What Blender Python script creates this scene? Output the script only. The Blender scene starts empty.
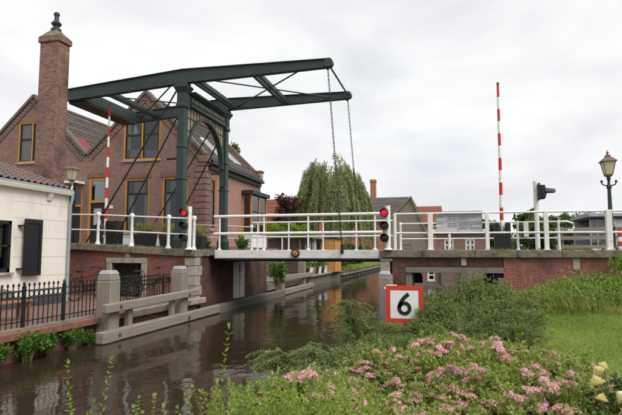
import bpy, math, random
import numpy as np
from mathutils import Vector, Matrix
from mathutils.geometry import tessellate_polygon

rng = np.random.default_rng(7)
random.seed(7)
sc = bpy.context.scene
COL = sc.collection
R = math.radians

# ------------------------------------------------------------------ camera
EYE = 2.1
cam = bpy.data.cameras.new('camera')
cam.sensor_fit = 'HORIZONTAL'
cam.sensor_width = 36.0
cam.lens = 36.0 * 510.0 / 622.0
cam.clip_start = 0.05
cam.clip_end = 3000
camo = bpy.data.objects.new('camera', cam)
COL.objects.link(camo)
camo.location = (0, 0, EYE)
camo.rotation_euler = (R(90 + 5.10), 0, R(14.35))
sc.camera = camo

# ------------------------------------------------------------------ world, sun, exposure
SUN_EL, SUN_AZ = 50.0, 120.0        # azimuth measured clockwise from +Y
w = bpy.data.worlds.new('World')
sc.world = w
w.use_nodes = True
nt = w.node_tree
for n in list(nt.nodes):
    nt.nodes.remove(n)
def wn(t): return nt.nodes.new(t)
out = wn('ShaderNodeOutputWorld')
sky = wn('ShaderNodeTexSky'); sky.sky_type = 'NISHITA'; sky.sun_disc = False
sky.sun_elevation = R(SUN_EL); sky.sun_rotation = R(SUN_AZ)
bg1 = wn('ShaderNodeBackground'); bg1.inputs['Strength'].default_value = 0.075
nt.links.new(sky.outputs[0], bg1.inputs['Color'])
tc = wn('ShaderNodeTexCoord')
mp = wn('ShaderNodeMapping'); mp.inputs['Scale'].default_value = (1.0, 1.0, 2.6)
nt.links.new(tc.outputs['Generated'], mp.inputs['Vector'])
n1 = wn('ShaderNodeTexNoise'); n1.inputs['Scale'].default_value = 2.6
n1.inputs['Detail'].default_value = 7; n1.inputs['Roughness'].default_value = 0.52
n1.inputs['Distortion'].default_value = 0.25
nt.links.new(mp.outputs[0], n1.inputs['Vector'])
cr = wn('ShaderNodeValToRGB')
cr.color_ramp.elements[0].position = 0.32; cr.color_ramp.elements[0].color = (0.405, 0.414, 0.432, 1)
cr.color_ramp.elements[1].position = 0.66; cr.color_ramp.elements[1].color = (0.545, 0.548, 0.553, 1)
e = cr.color_ramp.elements.new(0.5); e.color = (0.485, 0.490, 0.500, 1)
nt.links.new(n1.outputs['Fac'], cr.inputs['Fac'])
bg2 = wn('ShaderNodeBackground'); bg2.inputs['Strength'].default_value = 1.0
nt.links.new(cr.outputs[0], bg2.inputs['Color'])
n2 = wn('ShaderNodeTexNoise'); n2.inputs['Scale'].default_value = 3.3; n2.inputs['Detail'].default_value = 4
nt.links.new(mp.outputs[0], n2.inputs['Vector'])
cr2 = wn('ShaderNodeValToRGB')
cr2.color_ramp.elements[0].position = 0.60; cr2.color_ramp.elements[0].color = (1, 1, 1, 1)
cr2.color_ramp.elements[1].position = 0.80; cr2.color_ramp.elements[1].color = (0.72, 0.72, 0.72, 1)
nt.links.new(n2.outputs['Fac'], cr2.inputs['Fac'])
mx = wn('ShaderNodeMixShader')
nt.links.new(cr2.outputs[0], mx.inputs[0])
nt.links.new(bg1.outputs[0], mx.inputs[1])
nt.links.new(bg2.outputs[0], mx.inputs[2])
nt.links.new(mx.outputs[0], out.inputs['Surface'])

sl = bpy.data.lights.new('sun', 'SUN')
sl.energy = 1.5; sl.angle = R(35); sl.color = (1.0, 0.965, 0.92)
so = bpy.data.objects.new('sun', sl); COL.objects.link(so)
d = Vector((math.sin(R(SUN_AZ)) * math.cos(R(SUN_EL)), math.cos(R(SUN_AZ)) * math.cos(R(SUN_EL)), math.sin(R(SUN_EL))))
so.rotation_euler = d.to_track_quat('Z', 'Y').to_euler()
so.location = d * 60

sc.view_settings.view_transform = 'Standard'
sc.view_settings.look = 'None'
sc.view_settings.gamma = 1.0
sc.view_settings.use_curve_mapping = False
sc.view_settings.exposure = 0.92
sc.cycles.use_denoising = True
sc.cycles.max_bounces = 7
sc.cycles.transparent_max_bounces = 12
sc.cycles.caustics_reflective = False
sc.cycles.caustics_refractive = False

# ------------------------------------------------------------------ mesh helpers
ORG = {}
class MB:
    def __init__(self):
        self.v = []; self.f = []; self.uvf = None
    def add(self, vs, fs):
        b = len(self.v)
        self.v += [tuple(map(float, p)) for p in vs]
        self.f += [tuple(i + b for i in f) for f in fs]
        return self
    def box(self, x0, x1, y0, y1, z0, z1):
        if x0 > x1: x0, x1 = x1, x0
        if y0 > y1: y0, y1 = y1, y0
        if z0 > z1: z0, z1 = z1, z0
        vs = [(x0,y0,z0),(x1,y0,z0),(x1,y1,z0),(x0,y1,z0),(x0,y0,z1),(x1,y0,z1),(x1,y1,z1),(x0,y1,z1)]
        return self.add(vs, [(3,2,1,0),(4,5,6,7),(0,1,5,4),(1,2,6,5),(2,3,7,6),(3,0,4,7)])
    def hexa(self, b, t):            # 4 bottom points, 4 top points (counter-clockwise from above)
        return self.add(list(b) + list(t), [(3,2,1,0),(4,5,6,7),(0,1,5,4),(1,2,6,5),(2,3,7,6),(3,0,4,7)])
    def beam(self, p0, p1, w, h, up=(0,0,1)):
        p0 = Vector(p0); p1 = Vector(p1); dd = (p1 - p0).normalized(); u = Vector(up)
        s = dd.cross(u)
        if s.length < 1e-4: s = dd.cross(Vector((1,0,0)))
        s.normalize(); u = s.cross(dd).normalized()
        s *= w / 2; u = u * (h / 2)
        return self.hexa([p0 - s - u, p0 + s - u, p1 + s - u, p1 - s - u], [p0 - s + u, p0 + s + u, p1 + s + u, p1 - s + u])
    def tube(self, pts, r, n=8, cap=True):
        pts = [Vector(p) for p in pts]
        rs = r if isinstance(r, (list, tuple)) else [r] * len(pts)
        b = len(self.v); ref = None
        for i, p in enumerate(pts):
            t = (pts[min(i + 1, len(pts) - 1)] - pts[max(i - 1, 0)]).normalized()
            if ref is None:
                ref = Vector((0, 0, 1)) if abs(t.z) < 0.9 else Vector((1, 0, 0))
            a1 = t.cross(ref).normalized(); a2 = t.cross(a1).normalized(); ref = -a2 if False else ref
            for k in range(n):
                an = 2 * math.pi * k / n
                q = p + (a1 * math.cos(an) + a2 * math.sin(an)) * rs[i]
                self.v.append(tuple(q))
        for i in range(len(pts) - 1):
            for k in range(n):
                k2 = (k + 1) % n
                self.f.append((b + i*n + k, b + i*n + k2, b + (i+1)*n + k2, b + (i+1)*n + k))
        if cap:
            self.f.append(tuple(b + k for k in reversed(range(n))))
            self.f.append(tuple(b + (len(pts)-1)*n + k for k in range(n)))
        return self
    def lathe(self, c, prof, n=16, axis='z'):
        b = len(self.v)
        for r, h in prof:
            for k in range(n):
                an = 2 * math.pi * k / n + (math.pi / 4 if n == 4 else 0)
                x, y = r * math.cos(an), r * math.sin(an)
                if axis == 'z': self.v.append((c[0]+x, c[1]+y, c[2]+h))
                elif axis == 'y': self.v.append((c[0]+x, c[1]+h, c[2]+y))
                else: self.v.append((c[0]+h, c[1]+x, c[2]+y))
        m = len(prof)
        for i in range(m - 1):
            for k in range(n):
                k2 = (k + 1) % n
                q = (b+i*n+k, b+i*n+k2, b+(i+1)*n+k2, b+(i+1)*n+k)
                self.f.append(q if axis != 'y' else q[::-1])
        f0 = tuple(b + k for k in reversed(range(n))); f1 = tuple(b + (m-1)*n + k for k in range(n))
        self.f += [f0, f1] if axis != 'y' else [f0[::-1], f1[::-1]]
        return self
    def slab(self, outer, holes, a, b, plane):
        """extruded polygon with holes; outer/holes are 2D lists; plane 'xz' (extruded a..b in y), 'yz' (in x), 'xy' (in z)"""
        def m(p, t):
            if plane == 'xz': return (p[0], t, p[1])
            if plane == 'yz': return (t, p[0], p[1])
            return (p[0], p[1], t)
        def area(L): return sum(L[i][0]*L[(i+1)%len(L)][1] - L[(i+1)%len(L)][0]*L[i][1] for i in range(len(L)))
        outer = list(outer)
        if area(outer) < 0: outer.reverse()
        hs = []
        for h in holes:
            h = list(h)
            if area(h) > 0: h.reverse()
            hs.append(h)
        loops = [outer] + hs
        tris = tessellate_polygon([[Vector((p[0], p[1], 0)) for p in L] for L in loops])
        flat = [p for L in loops for p in L]; n = len(flat); base = len(self.v)
        self.v += [m(p, a) for p in flat] + [m(p, b) for p in flat]
        flip = (plane == 'xz')
        for t in tris:
            p, q, r_ = (flat[i] for i in t)
            if (q[0]-p[0])*(r_[1]-p[1]) - (q[1]-p[1])*(r_[0]-p[0]) < 0: t = (t[0], t[2], t[1])
            # at the higher coordinate the face looks along +axis for xy / yz, along -axis reversed for xz
            hi = tuple(base + n + i for i in t); lo = tuple(base + i for i in reversed(t))
            if flip: hi = tuple(base + n + i for i in reversed(t)); lo = tuple(base + i for i in t)
            self.f += [hi, lo]
        o = 0
        for L in loops:
            k = len(L)
            for i in range(k):
                j = (i + 1) % k
                q = (base+o+i, base+o+j, base+n+o+j, base+n+o+i)
                self.f.append(q[::-1] if flip else q)
            o += k
        return self
    def build(self, name, mat, parent=None, smooth=False, bevel=0.0, seg=2):
        org = ORG.get(parent.name, Vector((0,0,0))) if parent else Vector((0,0,0))
        me = bpy.data.meshes.new(name)
        V = np.array(self.v, dtype=np.float64).reshape(-1, 3)
        me.from_pydata((V - np.array(org)).tolist(), [], self.f)
        uv_box(me, V)
        me.materials.append(mat if not isinstance(mat, str) else M[mat])
        if smooth:
            me.shade_smooth() if hasattr(me, 'shade_smooth') else None
        o = bpy.data.objects.new(name, me)
        COL.objects.link(o)
        if parent:
            o.parent = parent
            ORG[o.name] = org
        else:
            ORG[o.name] = Vector((0,0,0))
        if bevel > 0:
            md = o.modifiers.new('bevel', 'BEVEL'); md.width = bevel; md.segments = seg
            md.limit_method = 'ANGLE'; md.angle_limit = R(40)
        if smooth:
            smooth_by_angle(me)
        return o

def smooth_by_angle(me, ang=R(40)):
    n = len(me.polygons)
    me.polygons.foreach_set('use_smooth', [True] * n)
    try:
        me.set_sharp_from_angle(angle=ang)
    except Exception:
        pass

def uv_box(me, V):
    uv = me.uv_layers.new(name='UVMap')
    data = np.zeros(len(me.loops) * 2)
    for p in me.polygons:
        n = p.normal
        if abs(n.z) > 0.93:
            for li in p.loop_indices:
                q = V[me.loops[li].vertex_index]; data[2*li] = q[0]; data[2*li+1] = q[1]
        else:
            tx, ty = -n.y, n.x
            L = math.hypot(tx, ty); tx /= L; ty /= L
            if tx + ty * 1.001 < 0 : pass
            bx, by, bz = -n.z * ty, n.z * tx, n.x * ty - n.y * tx
            bx, by, bz = (n.y*0 - n.z*ty), (n.z*tx - n.x*0), (n.x*ty - n.y*tx)
            for li in p.loop_indices:
                q = V[me.loops[li].vertex_index]
                data[2*li] = q[0]*tx + q[1]*ty
                data[2*li+1] = q[0]*bx + q[1]*by + q[2]*bz
    uv.data.foreach_set('uv', data)

def tag(o, label, cat, group=None, kind=None):
    if label: o['label'] = label
    if cat: o['category'] = cat
    if group: o['group'] = group
    if kind: o['kind'] = kind
    return o
def thing(name, loc, label, cat, group=None):
    o = bpy.data.objects.new(name, None); COL.objects.link(o)
    o.empty_display_size = 0.2
    o.location = loc; ORG[o.name] = Vector(loc)
    return tag(o, label, cat, group)
def struct(o): o['kind'] = 'structure'; return o
def copy_tree(o, parent=None):
    c = o.copy(); COL.objects.link(c); c.parent = parent
    ORG[c.name] = ORG.get(o.name, Vector((0,0,0)))
    for ch in list(o.children): copy_tree(ch, c)
    return c
def inst(src, parent, loc, rot=(0,0,0), scale=(1,1,1), name=None):
    """one more object that shares the mesh of src, at a world position, as a part of parent"""
    c = bpy.data.objects.new(name or src.name.split('.')[0], src if isinstance(src, bpy.types.Mesh) else src.data)
    COL.objects.link(c)
    c.parent = parent
    org = ORG.get(parent.name, Vector((0,0,0))) if parent else Vector((0,0,0))
    c.location = Vector(loc) - org; c.rotation_euler = rot; c.scale = scale
    return c
def mesh_only(mb, name, mat, smooth=False):
    me = bpy.data.meshes.new(name)
    V = np.array(mb.v).reshape(-1, 3)
    me.from_pydata(V.tolist(), [], mb.f); uv_box(me, V)
    me.materials.append(M[mat] if isinstance(mat, str) else mat)
    if smooth: smooth_by_angle(me)
    return me

# ------------------------------------------------------------------ materials
M = {}
def newmat(name):
    m = bpy.data.materials.new(name); m.use_nodes = True
    t = m.node_tree; b = t.nodes['Principled BSDF']
    M[name] = m
    return m, t, b
def nd(t, typ, **kw):
    n = t.nodes.new(typ)
    for k, v in kw.items():
        if k in n.inputs.keys(): n.inputs[k].default_value = v
        else: setattr(n, k, v)
    return n
def c4(c): return (c[0], c[1], c[2], 1)
def mixc(t, fac, a, b, mode='MIX'):
    m = t.nodes.new('ShaderNodeMix'); m.data_type = 'RGBA'; m.blend_type = mode
    if hasattr(fac, 'links'): t.links.new(fac, m.inputs[0])
    else: m.inputs[0].default_value = fac
    for s, i in ((a, 6), (b, 7)):
        if hasattr(s, 'links'): t.links.new(s, m.inputs[i])
        else: m.inputs[i].default_value = c4(s)
    return m.outputs[2]
def ramp(t, src, p0, p1, a=(0,0,0), b=(1,1,1)):
    r = t.nodes.new('ShaderNodeValToRGB')
    r.color_ramp.elements[0].position = p0; r.color_ramp.elements[0].color = c4(a)
    r.color_ramp.elements[1].position = p1; r.color_ramp.elements[1].color = c4(b)
    t.links.new(src, r.inputs[0])
    return r.outputs[0]
def noise(t, scale, detail=5, rough=0.55, vec=None, dist=0.0):
    n = nd(t, 'ShaderNodeTexNoise'); n.inputs['Scale'].default_value = scale
    n.inputs['Detail'].default_value = detail; n.inputs['Roughness'].default_value = rough
    n.inputs['Distortion'].default_value = dist
    if vec is not None: t.links.new(vec, n.inputs['Vector'])
    return n.outputs['Fac']
def mapped(t, kind='Object', scale=(1,1,1)):
    c = nd(t, 'ShaderNodeTexCoord'); mp_ = nd(t, 'ShaderNodeMapping')
    mp_.inputs['Scale'].default_value = scale
    t.links.new(c.outputs[kind], mp_.inputs[0])
    return mp_.outputs[0]
def bump(t, b, h, strength=0.3, dist=0.02):
    n = nd(t, 'ShaderNodeBump'); n.inputs['Strength'].default_value = strength
    n.inputs['Distance'].default_value = dist
    t.links.new(h, n.inputs['Height']); t.links.new(n.outputs[0], b.inputs['Normal'])
def plain(name, c, c2=None, scale=6, rough=0.5, bs=0.15, bscale=40, metal=0.0, spec=0.4, stretch=(1,1,1), dirt=None, dirtscale=2.5, dirtpos=(0.52, 0.7)):
    m, t, b = newmat(name)
    v = mapped(t, 'Object', stretch)
    col = mixc(t, ramp(t, noise(t, scale, vec=v), 0.33, 0.67), c, c2 or [x*0.82 for x in c])
    if dirt is not None:
        col = mixc(t, ramp(t, noise(t, dirtscale, 8, 0.65, vec=v), *dirtpos), col, dirt)
    t.links.new(col, b.inputs['Base Color'])
    b.inputs['Roughness'].default_value = rough
    b.inputs['Metallic'].default_value = metal
    b.inputs['Specular IOR Level'].default_value = spec
    if bs: bump(t, b, noise(t, bscale, 4, vec=v), bs, 0.01)
    return m
def brickmat(name, c1, c2, mortar, bw=0.205, rh=0.057, ms=0.0065, stain=(0.06,0.05,0.045), stainpos=(0.55,0.75), stain2=None, s2pos=(0.6,0.8), mixbias=0.0):
    m, t, b = newmat(name)
    v = mapped(t, 'UV')
    br = nd(t, 'ShaderNodeTexBrick'); br.offset = 0.5
    br.inputs['Color1'].default_value = c4(c1); br.inputs['Color2'].default_value = c4(c2)
    br.inputs['Mortar'].default_value = c4(mortar); br.inputs['Scale'].default_value = 1.0
    br.inputs['Mortar Size'].default_value = ms; br.inputs['Mortar Smooth'].default_value = 0.3
    br.inputs['Bias'].default_value = mixbias
    br.inputs['Brick Width'].default_value = bw; br.inputs['Row Height'].default_value = rh
    # slightly wavy courses
    wv = nd(t, 'ShaderNodeTexNoise'); wv.inputs['Scale'].default_value = 3.0
    t.links.new(v, wv.inputs['Vector'])
    sub = nd(t, 'ShaderNodeVectorMath', operation='SCALE'); sub.inputs['Scale'].default_value = 0.012
    t.links.new(wv.outputs['Color'], sub.inputs[0])
    ad = nd(t, 'ShaderNodeVectorMath', operation='ADD'); t.links.new(v, ad.inputs[0]); t.links.new(sub.outputs[0], ad.inputs[1])
    t.links.new(ad.outputs[0], br.inputs['Vector'])
    col = br.outputs['Color']
    var = ramp(t, noise(t, 9.0, 6, 0.7, vec=v), 0.3, 0.72, (0.66,0.66,0.66), (1.22,1.18,1.15))
    col = mixc(t, 1.0, col, var, 'MULTIPLY')
    if stain is not None:
        col = mixc(t, ramp(t, noise(t, 0.8, 8, 0.62, vec=v), *stainpos), col, stain)
    if stain2 is not None:
        col = mixc(t, ramp(t, noise(t, 1.7, 9, 0.7, vec=v, dist=0.6), *s2pos), col, stain2)
    t.links.new(col, b.inputs['Base Color'])
    b.inputs['Roughness'].default_value = 0.88
    b.inputs['Specular IOR Level'].default_value = 0.2
    inv = nd(t, 'ShaderNodeMath', operation='SUBTRACT'); inv.inputs[0].default_value = 1.0
    t.links.new(br.outputs['Fac'], inv.inputs[1])
    h = nd(t, 'ShaderNodeMath', operation='ADD'); t.links.new(inv.outputs[0], h.inputs[0])
    sm = nd(t, 'ShaderNodeMath', operation='MULTIPLY'); sm.inputs[1].default_value = 0.6
    t.links.new(noise(t, 60, 3, vec=v), sm.inputs[0]); t.links.new(sm.outputs[0], h.inputs[1])
    bump(t, b, h.outputs[0], 0.55, 0.008)
    return m
def wood(name, c1, c2, stretch=(1.2, 0.25, 9), rough=0.85, crack=(0.05,0.045,0.04)):
    m, t, b = newmat(name)
    v = mapped(t, 'Object', stretch)
    g = noise(t, 5, 8, 0.65, vec=v, dist=0.4)
    col = mixc(t, ramp(t, g, 0.3, 0.7), c1, c2)
    col = mixc(t, ramp(t, noise(t, 9, 6, 0.8, vec=v, dist=0.8), 0.60, 0.70), col, crack)
    t.links.new(col, b.inputs['Base Color'])
    b.inputs['Roughness'].default_value = rough; b.inputs['Specular IOR Level'].default_value = 0.2
    bump(t, b, g, 0.6, 0.02)
    return m
def foliage(name, cols, trans=0.28, rough=0.55, spec=0.25):
    """leaf colours chosen per leaf by the attribute rnd"""
    m, t, b = newmat(name)
    at = nd(t, 'ShaderNodeAttribute'); at.attribute_name = 'rnd'
    r = t.nodes.new('ShaderNodeValToRGB')
    els = r.color_ramp.elements
    while len(els) < len(cols): els.new(0.5)
    for i, c in enumerate(cols):
        els[i].position = i / (len(cols) - 1); els[i].color = c4(c)
    t.links.new(at.outputs['Fac'], r.inputs[0])
    t.links.new(r.outputs[0], b.inputs['Base Color'])
    b.inputs['Roughness'].default_value = rough; b.inputs['Specular IOR Level'].default_value = spec
    tr = nd(t, 'ShaderNodeBsdfTranslucent')
    br = mixc(t, 1.0, r.outputs[0], (1.25, 1.35, 0.7), 'MULTIPLY')
    t.links.new(br, tr.inputs['Color'])
    ms = nd(t, 'ShaderNodeMixShader'); ms.inputs[0].default_value = trans
    t.links.new(b.outputs[0], ms.inputs[1]); t.links.new(tr.outputs[0], ms.inputs[2])
    t.links.new(ms.outputs[0], t.nodes['Material Output'].inputs['Surface'])
    return m
def glassmat(name, tint=(0.75,0.8,0.8), dark=0.0):
    m, t, b = newmat(name)
    tr = nd(t, 'ShaderNodeBsdfTransparent'); tr.inputs[0].default_value = c4(tint)
    gl = nd(t, 'ShaderNodeBsdfGlossy'); gl.inputs['Roughness'].default_value = 0.02
    gl.inputs['Color'].default_value = (0.9, 0.92, 0.95, 1)
    fr = nd(t, 'ShaderNodeFresnel'); fr.inputs['IOR'].default_value = 1.6
    ad = nd(t, 'ShaderNodeMath', operation='ADD'); ad.inputs[1].default_value = 0.015; ad.use_clamp = True
    t.links.new(fr.outputs[0], ad.inputs[0])
    bn = nd(t, 'ShaderNodeBump'); bn.inputs['Strength'].default_value = 0.04
    t.links.new(noise(t, 1.2, 2, vec=mapped(t, 'Object')), bn.inputs['Height'])
    t.links.new(bn.outputs[0], gl.inputs['Normal'])
    ms = nd(t, 'ShaderNodeMixShader')
    t.links.new(ad.outputs[0], ms.inputs[0]); t.links.new(tr.outputs[0], ms.inputs[1]); t.links.new(gl.outputs[0], ms.inputs[2])
    t.links.new(ms.outputs[0], t.nodes['Material Output'].inputs['Surface'])
    return m
def emis(name, c, s, base=(0.2,0.02,0.02)):
    m, t, b = newmat(name)
    b.inputs['Base Color'].default_value = c4(base)
    b.inputs['Emission Color'].default_value = c4(c); b.inputs['Emission Strength'].default_value = s
    b.inputs['Roughness'].default_value = 0.2
    return m

brickmat('house_brick', (0.285,0.145,0.112), (0.19,0.092,0.074), (0.34,0.285,0.25), ms=0.008, stain=(0.11,0.07,0.06), stainpos=(0.52,0.8), stain2=(0.33,0.24,0.20), s2pos=(0.64,0.9))
brickmat('side_brick', (0.44,0.25,0.205), (0.35,0.19,0.155), (0.40,0.32,0.28), stain=(0.25,0.14,0.11), stainpos=(0.6,0.9))
brickmat('chimney_brick', (0.33,0.165,0.12), (0.17,0.085,0.066), (0.27,0.225,0.195), rh=0.068, ms=0.011, stain=(0.075,0.055,0.048), stainpos=(0.5,0.72))
brickmat('abutment_brick', (0.28,0.095,0.068), (0.19,0.066,0.05), (0.26,0.20,0.17), stain=(0.075,0.05,0.042), stainpos=(0.50,0.74), stain2=(0.30,0.27,0.24), s2pos=(0.68,0.86))
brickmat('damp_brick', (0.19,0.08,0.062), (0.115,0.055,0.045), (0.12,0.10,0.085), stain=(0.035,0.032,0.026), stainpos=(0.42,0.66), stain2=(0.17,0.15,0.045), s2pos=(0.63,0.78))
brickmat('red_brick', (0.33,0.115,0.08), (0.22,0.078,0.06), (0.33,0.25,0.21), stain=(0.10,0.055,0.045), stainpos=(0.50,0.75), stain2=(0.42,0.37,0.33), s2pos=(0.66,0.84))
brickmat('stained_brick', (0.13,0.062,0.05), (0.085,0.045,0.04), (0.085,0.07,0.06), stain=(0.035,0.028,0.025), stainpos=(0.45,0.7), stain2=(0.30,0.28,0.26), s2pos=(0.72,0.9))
brickmat('far_brick', (0.33,0.19,0.15), (0.26,0.14,0.11), (0.36,0.31,0.28), stain=(0.20,0.14,0.12))
brickmat('orange_brick', (0.46,0.17,0.10), (0.38,0.13,0.08), (0.40,0.30,0.24))
brickmat('clinker_paving', (0.25,0.15,0.115), (0.19,0.12,0.095), (0.16,0.14,0.12), bw=0.21, rh=0.10, ms=0.008, stain=(0.15,0.13,0.11))
brickmat('asphalt_paving', (0.10,0.095,0.09), (0.085,0.08,0.078), (0.06,0.058,0.055), bw=0.22, rh=0.11)
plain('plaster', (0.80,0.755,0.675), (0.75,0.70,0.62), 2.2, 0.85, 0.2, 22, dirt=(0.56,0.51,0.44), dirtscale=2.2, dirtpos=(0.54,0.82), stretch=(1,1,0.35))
plain('plinth', (0.07,0.075,0.08), (0.05,0.052,0.055), 5, 0.8)
plain('stone', (0.42,0.37,0.30), (0.33,0.29,0.235), 4, 0.9, 0.4, 25, dirt=(0.15,0.14,0.115), dirtscale=3, dirtpos=(0.5,0.78))
plain('coping_stone', (0.25,0.205,0.155), (0.175,0.145,0.11), 9, 0.95, 0.9, 18, dirt=(0.085,0.08,0.05), dirtscale=5, dirtpos=(0.45,0.66))
plain('concrete', (0.215,0.195,0.165), (0.16,0.145,0.125), 3, 0.9, 0.3, 25, dirt=(0.14,0.135,0.12), dirtscale=3, dirtpos=(0.5,0.8))
plain('rust_edge', (0.26,0.115,0.075), (0.19,0.085,0.06), 5, 0.85, 0.3, 30, dirt=(0.10,0.065,0.05))
plain('white_paint', (0.80,0.79,0.76), (0.74,0.73,0.70), 5, 0.45, 0.05, 20, dirt=(0.40,0.32,0.24), dirtscale=7, dirtpos=(0.62,0.74))
plain('beam_paint', (0.74,0.72,0.69), (0.67,0.65,0.62), 3, 0.55, 0.08, 20, dirt=(0.33,0.30,0.27), dirtscale=3, dirtpos=(0.55,0.85), stretch=(0.6,1,2))
plain('green_steel', (0.031,0.049,0.044), (0.022,0.036,0.032), 3, 0.5, 0.12, 25, spec=0.4, dirt=(0.075,0.088,0.078), dirtscale=5, dirtpos=(0.56,0.82), stretch=(1,1,0.3))
plain('rust_steel', (0.11,0.065,0.05), (0.075,0.05,0.042), 4, 0.7, 0.2, 25)
plain('ochre_tracery', (0.42,0.36,0.25), (0.30,0.25,0.165), 12, 0.7, 0.3, 40)
plain('dim_tracery', (0.17,0.165,0.125), (0.11,0.115,0.09), 9, 0.7, 0.3, 40)
plain('black_paint', (0.010,0.011,0.012), (0.014,0.014,0.015), 5, 0.45, 0.05, 30)
plain('shutter_black', (0.008,0.010,0.0095), (0.013,0.014,0.014), 3, 0.55, 0.1, 30, stretch=(1,1,6))
plain('dark_chain', (0.02,0.02,0.021), (0.03,0.03,0.03), 8, 0.5, 0.1, 30, metal=0.5)
plain('orange_frame', (0.55,0.25,0.045), (0.47,0.20,0.035), 4, 0.5, 0.05, 20)
plain('cream_paint', (0.72,0.67,0.56), (0.66,0.61,0.5), 4, 0.6, 0.05)
plain('zinc', (0.40,0.43,0.46), (0.32,0.35,0.38), 6, 0.5, 0.15, 15, metal=0.35)
plain('red_paint', (0.55,0.035,0.025), (0.46,0.03,0.022), 4, 0.45, 0.05)
plain('sign_red', (0.62,0.045,0.03), (0.56,0.04,0.028), 4, 0.4, 0.03)
plain('sign_white', (0.80,0.80,0.78), (0.76,0.76,0.74), 4, 0.45, 0.02)
plain('sign_black', (0.014,0.014,0.016), None, 4, 0.4, 0.0)
plain('board_grey', (0.50,0.51,0.52), (0.46,0.47,0.48), 3, 0.5, 0.03)
plain('letter_grey', (0.13,0.13,0.14), None, 4, 0.6, 0)
plain('roof_dark', (0.16,0.135,0.12), (0.105,0.09,0.082), 5, 0.85, 0.4, 18, dirt=(0.20,0.17,0.13), dirtscale=2.2, dirtpos=(0.55,0.8))
plain('roof_red', (0.36,0.12,0.075), (0.27,0.095,0.062), 5, 0.8, 0.4, 14, dirt=(0.15,0.085,0.06))
plain('red_sheet', (0.24,0.045,0.04), (0.18,0.04,0.035), 6, 0.7, 0.2, 16)
plain('verge_brick', (0.22,0.12,0.09), (0.16,0.09,0.07), 6, 0.85, 0.4, 16, dirt=(0.10,0.08,0.065))
plain('roof_grey', (0.19,0.175,0.165), (0.14,0.13,0.125), 2, 0.9, 0.4, 12, dirt=(0.27,0.25,0.22), dirtscale=1.0, dirtpos=(0.5,0.75))
plain('gutter', (0.032,0.037,0.044), (0.025,0.029,0.034), 4, 0.5, 0.05)
plain('barn_board', (0.25,0.22,0.18), (0.18,0.16,0.13), 3, 0.9, 0.3, 12, stretch=(4,4,0.5))
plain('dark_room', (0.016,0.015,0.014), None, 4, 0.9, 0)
plain('curtain', (0.52,0.52,0.50), (0.40,0.41,0.40), 5, 0.9, 0.3, 8, stretch=(9,9,0.5))
plain('blind', (0.30,0.32,0.34), (0.25,0.27,0.29), 3, 0.8, 0.1, 8)
plain('orange_boards', (0.60,0.30,0.09), (0.50,0.24,0.07), 3, 0.7, 0.2, 10, stretch=(1,1,6))
plain('beige_wall', (0.52,0.47,0.39), (0.46,0.41,0.34), 2, 0.85, 0.1, 10)
plain('planter', (0.026,0.027,0.029), (0.02,0.021,0.023), 5, 0.7, 0.1)
plain('terracotta', (0.42,0.18,0.10), (0.36,0.15,0.09), 5, 0.8, 0.1)
plain('lamp_iron', (0.028,0.04,0.036), (0.02,0.03,0.028), 5, 0.45, 0.05)
plain('lamp_copper', (0.19,0.125,0.09), (0.13,0.09,0.07), 5, 0.6, 0.1)
plain('bark', (0.13,0.105,0.08), (0.08,0.066,0.052), 6, 0.95, 0.7, 14, stretch=(3,3,0.6))
plain('twig', (0.13,0.085,0.055), (0.09,0.065,0.04), 8, 0.9, 0.2)
plain('green_stem', (0.16,0.17,0.06), (0.12,0.10,0.05), 8, 0.7, 0.1)
plain('soil', (0.10,0.08,0.055), (0.065,0.052,0.038), 5, 0.95, 0.6, 12)
plain('rubber', (0.02,0.02,0.02), None, 5, 0.8, 0.1)
plain('fence_wood', (0.27,0.24,0.19), (0.20,0.18,0.145), 4, 0.9, 0.3, 18, stretch=(0.5,0.5,4))
plain('bench_wood', (0.30,0.14,0.07), (0.23,0.105,0.055), 4, 0.7, 0.2, 18)
wood('weathered_wood', (0.34,0.30,0.255), (0.19,0.165,0.14))
wood('weathered_post', (0.33,0.29,0.25), (0.18,0.155,0.13), stretch=(9, 9, 0.35))
wood('wet_wood', (0.20,0.185,0.15), (0.12,0.11,0.085))
foliage('leaf_spirea', [(0.12,0.16,0.04), (0.22,0.29,0.065), (0.33,0.40,0.10), (0.40,0.34,0.15)])
foliage('leaf_cotoneaster', [(0.085,0.125,0.042), (0.16,0.21,0.072), (0.25,0.295,0.11), (0.34,0.34,0.16)])
foliage('leaf_privet', [(0.09,0.16,0.025), (0.16,0.26,0.038), (0.26,0.36,0.065), (0.33,0.38,0.09)], trans=0.35)
foliage('leaf_waterside', [(0.06,0.13,0.02), (0.10,0.20,0.03), (0.17,0.28,0.045)], trans=0.3)
foliage('leaf_willow', [(0.15,0.18,0.08), (0.25,0.285,0.135), (0.36,0.385,0.20)], trans=0.3)
foliage('leaf_tree', [(0.045,0.07,0.025), (0.085,0.125,0.04), (0.13,0.17,0.06)], trans=0.25)
foliage('leaf_pale_tree', [(0.06,0.09,0.03), (0.11,0.15,0.05), (0.17,0.21,0.08)], trans=0.3)
foliage('leaf_purple', [(0.03,0.016,0.016), (0.065,0.028,0.028), (0.10,0.05,0.042)], trans=0.2)
foliage('leaf_lime', [(0.12,0.20,0.02), (0.22,0.32,0.03), (0.34,0.42,0.06)], trans=0.35)
foliage('leaf_rose', [(0.03,0.06,0.02), (0.06,0.10,0.03), (0.10,0.14,0.045)])
foliage('grass_lawn', [(0.15,0.25,0.04), (0.25,0.37,0.065), (0.36,0.45,0.11), (0.46,0.46,0.18)], trans=0.3)
foliage('grass_wild', [(0.15,0.20,0.045), (0.26,0.31,0.085), (0.42,0.40,0.17), (0.56,0.44,0.28)], trans=0.3)
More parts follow.
